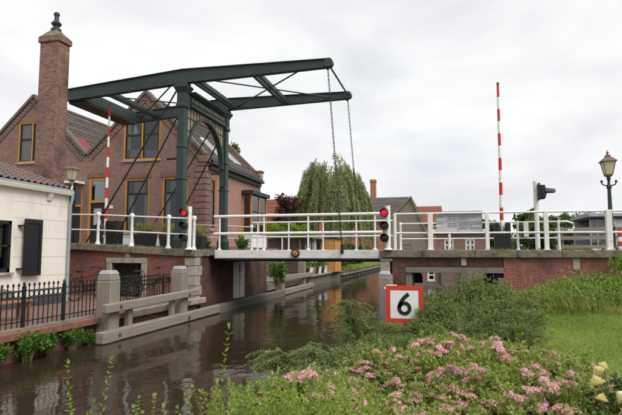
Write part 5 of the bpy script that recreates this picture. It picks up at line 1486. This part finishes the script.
# glass-fronted building on the right
gb = thing('glass_pavilion', (9.5, 32, 2.1), 'flat-roofed glass-fronted building behind the street lamp', 'building')
MB().box(8.0, 16, 34.6, 35, 2.1, 4.01).build('back_wall', 'blind', gb)
MB().box(8.1, 16.4, 31.6, 35.4, 4.02, 4.12).build('roof', 'gutter', gb)
MB().box(8.0, 16.5, 31.5, 35.5, 4.12, 4.32).build('fascia', 'zinc', gb, bevel=0.02)
MB().box(8.95, 9.45, 31.75, 32.2, 2.1, 4.018).build('column', 'cream_paint', gb)
MB().box(9.46, 16, 31.9, 32.0, 3.5, 4.01).build('sign_band', 'sign_white', gb)
for x_ in (8.2, 8.55, 8.93, 10.2, 11.0, 12):
    MB().box(x_-0.035, x_+0.035, 31.95, 32.05, 2.1, 4.015).build('mullion', 'zinc', gb)
for x0_, x1_ in ((8.24,8.51),(8.59,8.89),(9.5,10.16),(10.24,10.96),(11.04,11.96)):
    MB().box(x0_, x1_, 31.99, 32.01, 2.5, 3.48 if x0_ > 9 else 3.98).build('pane', 'glass', gb)
MB().box(8.2, 16, 31.96, 32.04, 2.1, 2.48).build('sill_panel', 'sign_white', gb)
# wooden rail fence on the right
wf = thing('wooden_fence', (5.5, 23.6, 2.1), 'weathered wooden rail fence behind the white railing on the right', 'fence')
for zz in (2.35, 2.72, 3.08):
    MB().beam((4.6,23.2,zz),(11,23.9,zz+0.04),0.05,0.15).build('rail','fence_wood',wf)
for x_ in (4.9, 6.5, 8.1, 9.7):
    MB().box(x_-0.07,x_+0.07,23.35+(x_-4.9)*0.11,23.49+(x_-4.9)*0.11,2.1,3.2).build('post','fence_wood',wf)
for i, a_ in enumerate((((6.9,44,1.9),3.7,1.15,3.0,'leaf_tree','round dark green tree behind the sideways road signal'), ((9.6,47,1.9),3.6,1.8,3.0,'leaf_tree','broad dark tree between the signal post and the glass building'),
                        ((13.4,52,1.9),3.9,2.2,3.2,'leaf_tree','dark tree partly behind the glass building roof'), ((6.9,40,1.9),2.6,1.3,2.0,'leaf_pale_tree','pale green bush behind the striped barrier cabinet'),
                        ((17.2,45,1.9),4.3,2.0,3.4,'leaf_tree','tree at the right edge above the glass building'), ((3.9,46,1.9),3.0,1.2,2.2,'leaf_pale_tree','small pale bush left of the striped barrier'))):
    tree('broadleaf_tree', a_[5], a_[0], a_[1], a_[2], a_[3], a_[4], 9000, 0.20, 0.13, 0.14, 70, group='trees behind the bridge on the right', seed=40+i)
# distant wood on the horizon, one mass
PW, AW, NW, RW = [], [], [], []
for i in range(60):
    az = R(-46 + i*1.55 + rng.uniform(-.6,.6)); dist = rng.uniform(130, 175); rr5 = rng.uniform(2.6, 4.2); hh5 = rng.uniform(4.5, 7.5)
    q = unit(rng.normal(0,1,(420,3)))*rng.uniform(0.45,1,(420,1))*np.array([rr5, rr5, hh5/2])
    PW.append(q + np.array([math.sin(az)*dist, math.cos(az)*dist, hh5/2+0.3])); AW.append(rng.normal(0,1,(420,3))); NW.append(rng.normal(0,1,(420,3))+np.array([0,0,.8])); RW.append(np.clip(rng.normal(rng.uniform(.3,.7),.15,420),0,1))
PW, AW, NW, RW = map(np.concatenate, (PW, AW, NW, RW))
o = put(leaf_mesh('distant_wood', 'leaf_tree', PW, AW, NW, 0.9, 0.65, RW), 'distant_wood', None); tag(o, 'far belt of trees along the horizon', 'wood', kind='stuff')
# shrubs on the far left bank behind the piles
for i, (x_, y_, h_, r_, mt) in enumerate(((-9.6, 52, 2.6, 1.3, 'leaf_tree'), (-9.4, 58, 2.3, 1.2, 'leaf_tree'), (-10.2, 66, 2.8, 1.6, 'leaf_tree'), (-9.0, 44.0, 1.5, 0.9, 'leaf_pale_tree'))):
    tree('bank_shrub', ('dark rounded shrub on the grassy far bank right of the willow', 'dark shrub on the far bank in the middle of the pile wall', 'dark shrub on the far bank before the barn', 'pale low shrub at the willow foot')[i], (x_, y_, 0.5), h_, r_, h_*0.9, mt, 2200, 0.2, 0.13, 0.07, 30, cat='shrub', group='shrubs on the far bank', seed=110+i)

# ================================================================== SPEED SIGN
sg = thing('speed_sign', (-0.66, 9.0, 0.6), 'square white sign with red border and black number 6 among the shrubs', 'sign')
SY = 9.0; SZ = 0.12
MB().slab(rect(-0.965,-0.325,0.78+SZ,1.42+SZ), [rect(-0.885,-0.405,0.86+SZ,1.34+SZ)], SY-0.014, SY+0.01, 'xz').build('red_border', 'sign_red', sg)
MB().box(-0.884,-0.406,SY-0.012,SY+0.008,0.861+SZ,1.339+SZ).build('panel', 'sign_white', sg)
MB().box(-0.955,-0.335,SY+0.011,SY+0.03,0.79+SZ,1.41+SZ).build('backing', 'zinc', sg)
MB().tube([(-0.645,SY+0.06,0.1),(-0.645,SY+0.06,1.40+SZ)],0.03,10).build('sign_post','zinc',sg,smooth=True)
dg = MB(); cx_, cz_ = -0.645, 1.035+SZ
def ribbon(pts2, w):
    pts2 = np.array(pts2); tn = np.gradient(pts2, axis=0); tn /= np.linalg.norm(tn, axis=1, keepdims=True)
    nn = np.stack([-tn[:,1], tn[:,0]], 1); w = np.broadcast_to(w, (len(pts2),))[:, None]
    A_, B_ = pts2 + nn*w/2, pts2 - nn*w/2
    for i in range(len(pts2)-1):
        q = [A_[i], B_[i], B_[i+1], A_[i+1]]
        dg.add([(p[0], SY-0.019, p[1]) for p in q] + [(p[0], SY-0.0125, p[1]) for p in q], [(0,1,2,3),(0,4,5,1),(3,2,6,7),(1,5,6,2),(0,3,7,4)])
a_ = np.linspace(0, 2*math.pi, 33)
ribbon(np.stack([cx_ + 0.088*np.cos(a_), cz_ + 0.088*np.sin(a_)*1.0], 1), 0.061)
k_ = np.linspace(0, 1, 14)[:, None]
q0, q1, q2 = np.array([cx_-0.086, cz_+0.01]), np.array([cx_-0.075, cz_+0.135]), np.array([cx_+0.075, cz_+0.245])
ribbon((1-k_)**2*q0 + 2*k_*(1-k_)*q1 + k_**2*q2, 0.064)
dg.build('numeral', 'sign_black', sg)
for zz in (0.84+SZ, 1.36+SZ):
    for xx in (-0.93, -0.36):
        MB().lathe((xx,SY-0.018,zz),[(0.008,0),(0.008,0.004)],8,'y').build('rivet','zinc',sg)

# ================================================================== FOREGROUND PLANTING
def ground_at(x_, y_): return gz(x_, y_)
spv = [bush_meshes('spirea', 'leaf_spirea', 'twig', 0.46, 0.60, 66, 7, 15, 0.040, 0.017, twig=0.13) for _ in range(3)]
def head_mesh(mat, n_=170, r_=0.042):
    th = rng.uniform(0, 2*math.pi, n_); ra_ = r_*np.sqrt(rng.uniform(0, 1, n_))
    sub = rng.normal(0, r_*0.13, (n_, 3))
    p_ = np.stack([ra_*np.cos(th), ra_*np.sin(th), 0.55*r_*(1-(ra_/r_)**2)], 1) + sub*np.array([1,1,0.6])
    nr = np.stack([ra_*np.cos(th)*0.8, ra_*np.sin(th)*0.8, np.full(n_, r_)], 1)
    ax = rng.normal(0, 1, (n_, 3)); ax[:, 2] *= 0.25
    return leaf_mesh('flower_head', mat, p_, ax, nr, 0.014, 0.013, rng.uniform(0, 1, n_), fold=0.3)
hp = [head_mesh('petal_pink') for _ in range(3)]; hf = [head_mesh('petal_faded', 120, 0.037) for _ in range(3)]
sites = []
for (yy, xa_, xb_) in ((2.75,-0.75,1.0), (3.3,-0.95,1.35), (3.85,-1.25,1.65), (4.4,-1.35,1.75), (4.95,-1.3,1.55), (5.5,-1.1,1.35), (6.05,-0.85,1.15), (6.6,-0.45,0.95), (7.1, 0.0, 0.85)):
    n_ = max(2, int(round((xb_-xa_)/0.56)))
    for i in range(n_):
        sites.append((lerp(xa_, xb_, (i+0.5)/n_) + rng.uniform(-.12,.12), yy + rng.uniform(-.12,.12)))
def rank(n_): return ('leftmost', 'second from left', 'third from left', 'fourth from left', 'fifth from left')[n_]
sites.sort(key=lambda q: (round(q[1]/0.55), q[0]))
rows_ = {}
for q in sites: rows_.setdefault(round(q[1]/0.55), []).append(q)
ORD = ('nearest', 'second', 'third', 'fourth', 'fifth', 'sixth', 'seventh', 'eighth', 'ninth', 'farthest')
spl = {}
for rk, (key_, qs) in enumerate(sorted(rows_.items())):
    for ck, q in enumerate(sorted(qs)):
        pos_ = 'leftmost' if ck == 0 else ('rightmost' if ck == len(qs)-1 else ('second', 'third', 'fourth', 'fifth', 'sixth')[ck-1] + ' from left')
        spl[q] = 'pink-flowering spirea bush, ' + pos_ + ' in the ' + ORD[rk] + ' row of the bed from the camera'
for i, (x_, y_) in enumerate(sites):
    v_ = spv[i % 3]; sca = rng.uniform(0.88, 1.12); rz = rng.uniform(0, 6.28); zb = ground_at(x_, y_) - 0.02
    hs = sca*(0.92 + 0.14*math.sin(x_*2.1+y_*1.3))
    if y_ < 3.2: hs *= 0.92
    t_ = thing('spirea_bush', (x_, y_, zb), spl[(x_, y_)], 'shrub', 'pink spirea bushes in the foreground bed')
    put(v_[0], 'foliage', t_, (x_, y_, zb), (0,0,rz), (sca, sca, hs)); put(v_[1], 'stems', t_, (x_, y_, zb), (0,0,rz), (sca, sca, hs))
    tips = v_[2].copy(); rng.shuffle(tips)
    c_, s_ = math.cos(rz), math.sin(rz)
    lush = 0.5 + 0.5*math.sin(x_*3.1 + y_*2.3 + 1.0)
    nf = int(30 + 10*rng.uniform()); npk = int(nf*(0.28 + 0.38*lush))
    centre = tips[0]
    order = np.argsort(np.linalg.norm(tips - centre, axis=1))
    for j, q in enumerate(list(order[:npk]) + list(rng.permutation(order[npk:])[:nf-npk])):
        tp = tips[q]; wx = x_ + sca*(c_*tp[0]-s_*tp[1]); wy = y_ + sca*(s_*tp[0]+c_*tp[1]); wz = zb + hs*tp[2] + 0.008
        pink = j < npk
        k_ = rng.uniform(0.75, 1.35)
        put((hp if pink else hf)[rng.integers(3)], 'flower_head', t_, (wx, wy, wz), (rng.normal(0,.3), rng.normal(0,.3), rng.uniform(0,6.28)), (k_, k_, k_))

ctv = [bush_meshes('cotoneaster', 'leaf_cotoneaster', 'twig', 0.64, 0.95, 64, 10, 15, 0.040, 0.021, twig=0.24, dome=0.45, droop=0.15) for _ in range(3)]
csites = [(0.05,9.6,0.70,'dark green cotoneaster at the left shoulder of the mound right of the sign'), (0.62,9.9,0.96,'tall dark green cotoneaster at the top of the mound'), (1.0,9.6,0.86,'dark green cotoneaster at the right end of the mound beside the lawn'),
          (0.40,8.7,0.66,'dark green cotoneaster in the front middle of the mound'), (0.95,8.8,0.70,'dark green cotoneaster at the front right of the mound'), (-0.42,8.55,0.34,'low cotoneaster directly before the foot of the red-bordered sign'),
          (-0.95,8.3,0.36,'low cotoneaster left of the sign at the water edge'), (-0.5,7.6,0.36,'low cotoneaster between sign and pink flowers'), (0.15,7.8,0.55,'cotoneaster between the mound and the pink flowers'),
          (0.0,8.95,0.60,'low cotoneaster filling the left foot of the mound'), (0.72,8.15,0.56,'low cotoneaster at the front foot of the mound above the flowers'), (1.05,8.35,0.44,'low cotoneaster between the mound and the garden stake'),
          (-1.15,7.2,0.46,'cotoneaster hanging over the bank below the sign'), (-1.35,6.3,0.55,'cotoneaster on the bank edge left of the pink flowers'), (-1.40,5.5,0.60,'cotoneaster leaning over the water in mid picture'),
          (-1.62,4.8,0.62,'cotoneaster reaching furthest out over the water'), (-1.28,9.3,0.80,'slim cotoneaster rising beside the mooring post'), (-1.35,4.1,0.6,'cotoneaster behind the pale green shoots')]
for i, (x_, y_, k_, lb) in enumerate(csites):
    zb = max(0.12, ground_at(x_, y_) - 0.02); rz = rng.uniform(0, 6.28)
    t_ = thing('cotoneaster_bush', (x_, y_, zb), lb, 'shrub', 'dark green cotoneaster bushes on the bank')
    ks = 0.75 if k_ < 0.7 else 1.0
    put(ctv[i % 3][0], 'foliage', t_, (x_, y_, zb), (0,0,rz), (ks, ks, k_)); put(ctv[i % 3][1], 'stems', t_, (x_, y_, zb), (0,0,rz), (ks, ks, k_))
# arching sprays over the water
def spray(x_, y_, z_, label, dirs, n_=9, ln=0.75, leaf='leaf_cotoneaster', L=0.040, W=0.024, gap=0.016, rise=0.25):
    sh_ = []
    for i in range(n_):
        az = R(dirs[0] + (dirs[1]-dirs[0])*rng.uniform()); l_ = ln*rng.uniform(0.6, 1.1); h_ = rise*rng.uniform(0.6, 1.3)
        sh_.append([(l_*k_*math.cos(az), l_*k_*math.sin(az), h_*math.sin(k_*2.3) + 0.02*math.sin(9*k_+i)) for k_ in np.linspace(0, 1, 9)])
        for q in range(5):
            k0 = rng.uniform(0.2, 0.9); b0 = np.array([l_*k0*math.cos(az), l_*k0*math.sin(az), h_*math.sin(k0*2.3)]); a2 = az + rng.normal(0, .7)
            sh_.append([tuple(b0 + np.array([math.cos(a2), math.sin(a2), 0.55-0.7*k_])*0.20*k_) for k_ in np.linspace(0, 1, 5)])
    t_ = thing('overhanging_branch', (x_, y_, z_), label, 'branch')
    me, sm = shoot_meshes('spray', leaf, 'twig', sh_, L, W, gap)
    put(me, 'foliage', t_, (x_, y_, z_)); put(sm, 'stems', t_, (x_, y_, z_))
spray(-1.28, 5.0, 0.80, 'leafy cotoneaster branch stretching left over the brown water', (160, 212), 11, 0.66)
spray(-1.35, 6.2, 0.62, 'cotoneaster branch arching over the water below the pier', (120, 205), 14, 0.62)
spray(-1.25, 7.9, 0.70, 'short cotoneaster branch beside the sign edge', (95, 190), 12, 0.45, rise=0.5)
# pale green privet shoots close to the camera
def shoots(n_, R_, h0, h1, leanx=0.0):
    out_ = []
    for i in range(n_):
        bx_, by_ = rng.uniform(-R_, R_), rng.uniform(-R_, R_)*0.6; h_ = rng.uniform(h0, h1); lx_, ly_ = rng.normal(leanx, 0.13), rng.normal(0, 0.10)
        out_.append([(bx_ + lx_*h_*k_**1.6, by_ + ly_*h_*k_**1.6, h_*k_) for k_ in np.linspace(0, 1, 9)])
    return out_
psites = [(-1.05,2.66,0.78,0.94,44,0.28,'pale green privet shoots at the bottom edge left of the flowers'), (-0.55,2.74,0.76,0.93,48,0.30,'pale green privet shoots at the bottom centre beneath the pink flowers'),
          (-1.55,2.72,0.70,0.82,8,0.30,'sparse pale privet shoots standing before the water, left of centre'), (-2.05,2.85,0.68,0.78,5,0.30,'few pale privet shoots at the bottom left corner before the water'),
          (-0.08,2.72,0.66,0.84,30,0.26,'pale green shoots at the bottom edge, in front of the middle flowers'), (-0.95,3.0,0.72,0.92,40,0.3,'pale green privet shoots just behind the tallest clear shoot'), (-0.75,3.25,0.66,0.88,40,0.30,'pale green privet shoots behind the bottom centre ones'), (0.52,2.72,0.72,0.90,26,0.25,'pale green leafy shoots at the bottom right among the pink flowers'), (-1.3,3.3,0.62,0.80,26,0.3,'pale green privet before the overhanging branch')]
for (x_, y_, h0, h1, n_, R_, lb) in psites:
    t_ = thing('privet_shoots', (x_, y_, 0.42), lb, 'shrub', 'pale green privet shoots along the bottom edge')
    me, sm = shoot_meshes('privet', 'leaf_privet', 'green_stem', shoots(n_, R_, h0, h1), 0.052, 0.024, 0.024)
    put(me, 'foliage', t_, (x_, y_, 0.42)); put(sm, 'stems', t_, (x_, y_, 0.42))
# three taller shoots that stand clear
for i, (x_, y_, zt_, lx_, lb) in enumerate(((-1.19,2.62,1.70,0.06,'tallest pale green shoot standing clear before the water'), (-1.98,2.55,1.47,-0.10,'leaning thin shoot at the lower left before the water'), (-1.86,2.5,1.52,0.10,'second thin shoot at the lower left before the water'))):
    t_ = thing('privet_shoot', (x_, y_, 0.5), lb, 'shoot', 'single tall privet shoots')
    h_ = zt_ - 0.5
    me, sm = shoot_meshes('shoot', 'leaf_privet', 'twig', [[(lx_*k_**1.5 + 0.012*math.sin(k_*7), 0.02*math.sin(k_*5), h_*k_) for k_ in np.linspace(0, 1, 14)]], 0.050, 0.020, 0.030)
    put(me, 'foliage', t_, (x_, y_, 0.5)); put(sm, 'stems', t_, (x_, y_, 0.5))
# yellow rose bush at the right edge
def rose_mesh():
    P_, A_, N_ = [], [], []
    for ring_, (n_, r_, tilt, z_) in enumerate(((5,0.006,0.10,0.012),(7,0.014,0.30,0.006),(9,0.022,0.65,0.0),(10,0.028,1.3,-0.006),(10,0.030,2.4,-0.010))):
        for i in range(n_):
            a_ = 2*math.pi*i/n_ + ring_*0.4
            o_ = np.array([math.cos(a_), math.sin(a_), 0])
            P_.append(o_*r_*0.5 + np.array([0,0,z_-0.012])); A_.append(o_*tilt + np.array([0,0,0.9])); N_.append(-o_ + np.array([0,0,0.3]))
    P_, A_, N_ = map(np.array, (P_, A_, N_)); n = len(P_)
    return leaf_mesh('rose_bloom', 'petal_yellow', P_, A_, N_, 0.036, 0.046, rng.uniform(0,1,n), fold=0.3)
rb = thing('rose_bush', (1.25, 4.35, 0.5), 'low rose bush with pale yellow blooms at the right edge', 'rose bush')
rv = bush_meshes('rose', 'leaf_rose', 'green_stem', 0.30, 0.58, 26, 5, 9, 0.05, 0.034, twig=0.12)
put(rv[0], 'foliage', rb, rb.location); put(rv[1], 'stems', rb, rb.location)
rm_ = [rose_mesh() for _ in range(2)]
for (x_, y_, z_, s_) in ((1.07,4.15,1.26,1.0),(1.05,4.12,1.19,1.25),(1.07,4.1,1.08,0.95),(1.20,4.1,1.10,1.2),(1.24,4.14,1.06,1.0),(1.12,4.2,1.29,0.75)):
    put(rm_[0], 'bloom', rb, (x_, y_, z_), (rng.normal(-0.4,.3), rng.normal(0,.3), rng.uniform(0,6)), (s_,)*3)
    MB().tube([(1.2, 4.3, 0.55), (lerp(1.2,x_,0.7), lerp(4.3,y_,0.7), lerp(0.6,z_,0.6)), (x_, y_, z_-0.01)], 0.004, 5).build('flower_stem', 'green_stem', rb)
stk = thing('garden_stake', (0.98, 6.9, 0.5), 'thin brown stake at the edge of the lawn', 'stake')
MB().tube([(0.98,6.9,0.4),(0.985,6.9,1.17)],0.017,6).build('stick','twig',stk)
tagp = thing('young_shrub', (0.80,6.6,0.5), 'young yellowish shrub next to the garden stake', 'shrub')
yv = bush_meshes('young', 'leaf_lime', 'green_stem', 0.18, 0.62, 16, 4, 7, 0.04, 0.022, twig=0.1)
put(yv[0],'foliage',tagp,tagp.location); put(yv[1],'stems',tagp,tagp.location)

# waterside plants hanging from the quay edge
wv3 = [bush_meshes('waterside', 'leaf_waterside', 'green_stem', 0.26, 0.42, 26, 6, 8, 0.062, 0.042, twig=0.14, dome=0.3) for _ in range(2)]
for i, (yy, s_, lb) in enumerate(((7.05,1.0,'leafy plant on the quay wall at the left picture edge'), (7.75,0.9,'leafy plant on the quay wall, second from the left edge'), (8.45,1.1,'leafy plant hanging below the middle of the iron fence'), (9.05,0.85,'leafy plant below the iron fence, second from the timber post'),
                                  (9.75,0.95,'broad leafy plant below the second fence post'), (10.3,0.6,'small leafy plant right at the near timber post'))):
    t_ = thing('waterside_plant', (-7.88, yy, -0.02), lb, 'plant', 'leafy plants on the quay wall')
    put(wv3[i % 2][0], 'foliage', t_, (-7.88, yy, -0.02), (0,0,i*1.3), (s_*0.8,s_*1.15,s_*1.1)); put(wv3[i % 2][1], 'stems', t_, (-7.88, yy, -0.02), (0,0,i*1.3), (s_*0.8,s_*1.15,s_*1.1))
# planters on the left approach
gm_n = 420
th = rng.uniform(0, 6.28, gm_n); 
gp_ = np.stack([rng.uniform(-0.40,0.40,gm_n), rng.uniform(-0.16,0.16,gm_n), np.full(gm_n,0.50)],1)
ga = np.stack([0.28*np.cos(th), 0.28*np.sin(th), np.ones(gm_n)],1)
gme = leaf_mesh('grass_tuft', 'grass_wild', gp_, ga, rdir(gm_n), 0.55*rng.uniform(0.5,1.1,gm_n), 0.018, rng.uniform(0.2,1,gm_n))
for (x_, y_, lb) in ((-12.15,19.2,'dark planter of tall grass left of the near portal post'), (-10.95,19.2,'dark planter of tall grass close behind the near portal post'), (-9.95,19.4,'dark planter of tall grass between the portal posts')):
    t_ = thing('planter', (x_, y_, zt(x_)-0.02), lb, 'planter', 'planters on the left approach')
    z0_ = zt(x_)-0.02
    MB().hexa([(x_-0.40,y_-0.18,z0_),(x_+0.40,y_-0.18,z0_),(x_+0.40,y_+0.18,z0_),(x_-0.40,y_+0.18,z0_)],[(x_-0.46,y_-0.22,z0_+0.52),(x_+0.46,y_-0.22,z0_+0.52),(x_+0.46,y_+0.22,z0_+0.52),(x_-0.46,y_+0.22,z0_+0.52)]).build('tub','planter',t_,bevel=0.02)
    put(gme,'grass_tuft',t_,(x_,y_,z0_))
# flowers at the foot of the far portal post
for i, (x_, y_) in enumerate(((-10.9,22.2),(-8.6,21.2),(-8.1,24.5))):
    v_ = spv[i]; t_ = thing('border_plant', (x_, y_, 2.1 if i < 2 else 0.6), ('low green border plant at the house wall', 'low green plant by the far portal post foot', 'green plant behind the abutment beside the timber guide')[i], 'plant', 'border plants on the left bank')
    s_ = 1.2 if i < 2 else 1.9
    put(wv3[i % 2][0], 'foliage', t_, t_.location, (0,0,i), (s_,s_,s_*1.2)); put(wv3[i % 2][1], 'stems', t_, t_.location, (0,0,i), (s_,s_,s_*1.2))
# shrub against the wall on the right
ws = thing('wall_shrub', (5.0, 15.2, 1.4), 'yellow-green leafy shrub against the wall at the right edge', 'shrub')
wv4 = bush_meshes('wallshrub', 'leaf_lime', 'green_stem', 0.75, 0.62, 60, 7, 12, 0.06, 0.035, twig=0.2)
put(wv4[0],'foliage',ws,ws.location); put(wv4[1],'stems',ws,ws.location)

# ================================================================== GRASS
ct = []
for i in range(46):
    if i < 22: xx = rng.uniform(-13.2, -8.4); zz = zt(xx); yy = 16.30
    else: xx = rng.uniform(-1.6, 6.5); zz = 2.19; yy = rng.choice([16.30, 15.93])
    m_ = rng.integers(8, 34)
    ct.append(np.stack([xx + rng.normal(0, .09, m_), np.full(m_, yy) + rng.normal(0, .03, m_), np.full(m_, zz - 0.01)], 1))
ct = np.concatenate(ct); n = len(ct); aa = rng.normal(0, .6, (n, 3)); aa[:, 2] = 0.8
o = put(leaf_mesh('coping_tufts', 'leaf_weed', ct, aa, rdir(n), rng.uniform(0.03, 0.13, n), rng.uniform(0.008, 0.022, n), rng.uniform(0, 0.8, n)), 'coping_tufts', None); tag(o, 'small tufts of weeds growing along the bridge coping', 'weeds', kind='stuff')
def scatter(n_, x0, x1, y0, y1, cond):
    X_ = rng.uniform(x0, x1, n_); Y_ = rng.uniform(y0, y1, n_)
    keep = np.array([cond(a_, b_) for a_, b_ in zip(X_, Y_)]); X_, Y_ = X_[keep], Y_[keep]
    Z_ = np.array([gz(a_, b_) for a_, b_ in zip(X_, Y_)])
    return np.stack([X_, Y_, Z_], 1)
def in_view(a_, b_): return -0.05 < a_ < 0.42*b_ + 0.6
gp_ = scatter(120000, 0.2, 6.5, 5.0, 13.2, lambda a_, b_: in_view(a_, b_) and a_ > shore(b_)+0.4 and (a_ > 1.0 or b_ > 10.2))
n = len(gp_); pat = np.sin(gp_[:,0]*2.3+gp_[:,1]*1.1)*0.12 + np.sin(gp_[:,0]*0.9-gp_[:,1]*2.7)*0.1
ga = rng.normal(0, 0.45, (n,3)); ga[:,2] = 1
me = leaf_mesh('lawn_grass', 'grass_lawn', gp_ - np.array([0,0,0.005]), ga, rdir(n), 0.055*rng.uniform(0.5,1.3,n), 0.007, np.clip(0.42+1.5*pat+rng.normal(0,.2,n),0,1))
o = put(me, 'lawn_grass', None); tag(o, 'short green lawn grass right of the flower bed', 'grass', kind='stuff')
gp_ = scatter(60000, 0.9, 7.5, 11.2, 15.9, lambda a_, b_: in_view(a_, b_) and a_ > shore(b_)+0.1 and rng.uniform() < 0.25 + 0.75*sstep(11.2, 12.8, b_ + 0.4*math.sin(a_*2.2)))
n = len(gp_); pat = np.sin(gp_[:,0]*1.9+gp_[:,1]*1.3)*0.2 + np.sin(gp_[:,0]*4.1-gp_[:,1]*2.2)*0.15
ga = rng.normal(0, 0.42, (n,3)); ga[:,0] += 0.25*np.sin(gp_[:,1]*2.0); ga[:,2] = 1
hl = (0.24 + 0.12*np.sin(gp_[:,0]*2.7+gp_[:,1]*1.7))*rng.uniform(0.4,1.25,n)
me = leaf_mesh('wild_grass', 'grass_wild', gp_ - np.array([0,0,0.01]), ga, rdir(n), hl, 0.011, np.clip(0.33+pat+rng.normal(0,.18,n),0,1))
o = put(me, 'wild_grass', None); tag(o, 'tall wild grass on the slope below the bridge wall', 'grass', kind='stuff')
# leafy weeds and seed stalks among the wild grass
cl = scatter(1100, 1.3, 7.5, 11.6, 15.85, lambda a_, b_: in_view(a_, b_) and a_ > shore(b_)+0.2)
cw_ = scatter(1500, 0.6, 6.0, 5.2, 12.6, lambda a_, b_: in_view(a_, b_) and a_ > 0.9 and math.sin(a_*2.9+1)*math.sin(b_*2.1+a_)+0.35*math.sin(a_*7+b_*5) > 0.28)
m_ = 9; pp = np.repeat(cw_, m_, 0) + rng.normal(0, 1, (len(cw_)*m_, 3))*np.array([0.06, 0.06, 0]) + np.array([0,0,0.02]); n = len(pp); aa = rng.normal(0, 1, (n, 3)); aa[:, 2] = 0.25
o = put(leaf_mesh('lawn_clover', 'leaf_weed', pp, aa, rng.normal(0,.3,(n,3))+np.array([0,0,1]), rng.uniform(0.02,0.05,n), rng.uniform(0.014,0.03,n), rng.uniform(0,1,n)), 'lawn_clover', None); tag(o, 'patches of clover and plantain in the lawn', 'weeds', kind='stuff')
PW, AW, NW, LW, WW, RW = [], [], [], [], [], []
for q in cl:
    big = rng.uniform(); m_ = int(30 + 50*big); hq = rng.uniform(0.12, 0.42)
    pp = rng.normal(0, 1, (m_, 3))*np.array([0.11, 0.11, 0]); pp[:, 2] = rng.uniform(0.02, hq, m_)
    PW.append(q + pp); aa = rng.normal(0, 0.7, (m_, 3)); aa[:, 2] += 0.4; AW.append(aa); NW.append(rng.normal(0, .5, (m_, 3)) + np.array([0, 0, 1]))
    LW.append(rng.uniform(0.04, 0.09, m_)); WW.append(rng.uniform(0.015, 0.04, m_)); RW.append(np.clip(rng.normal(rng.uniform(0.2, 0.8), .12, m_), 0, 1))
o = put(leaf_mesh('weeds', 'leaf_weed', *map(np.concatenate, (PW, AW, NW, LW, WW, RW))), 'weeds', None); tag(o, 'leafy weeds scattered through the wild grass', 'weeds', kind='stuff')
sd = scatter(420, 1.3, 7.5, 11.8, 15.85, lambda a_, b_: in_view(a_, b_) and a_ > shore(b_)+0.2)
n = len(sd); hs_ = rng.uniform(0.25, 0.6, n); ln_ = rng.normal(0, 0.25, (n, 3)); ln_[:, 2] = 1
st_ = leaf_mesh('seed_stalks', 'grass_seed', np.concatenate([sd, sd + ln_*hs_[:, None]*0.8]), np.concatenate([ln_, ln_]), rdir(2*n), np.concatenate([hs_, hs_*0.28]), np.concatenate([np.full(n, 0.004), np.full(n, 0.014)]), rng.uniform(0, 1, 2*n))
o = put(st_, 'seed_stalks', None); tag(o, 'pale seed stalks above the wild grass', 'grass', kind='stuff')
# far bank grass strip
n = 9000
gp_ = np.stack([rng.uniform(-11, -8.5, n), rng.uniform(41, 76, n), np.full(n, 0.5)], 1); ga = rng.normal(0, 0.3, (n,3)); ga[:,2] = 1
me = leaf_mesh('bank_grass', 'grass_lawn', gp_, ga, rdir(n), 0.40*rng.uniform(0.5,1.3,n), 0.05, rng.uniform(0.2,1,n))
o = put(me, 'bank_grass', None); tag(o, 'green grass on the far left bank behind the piles', 'grass', kind='stuff')
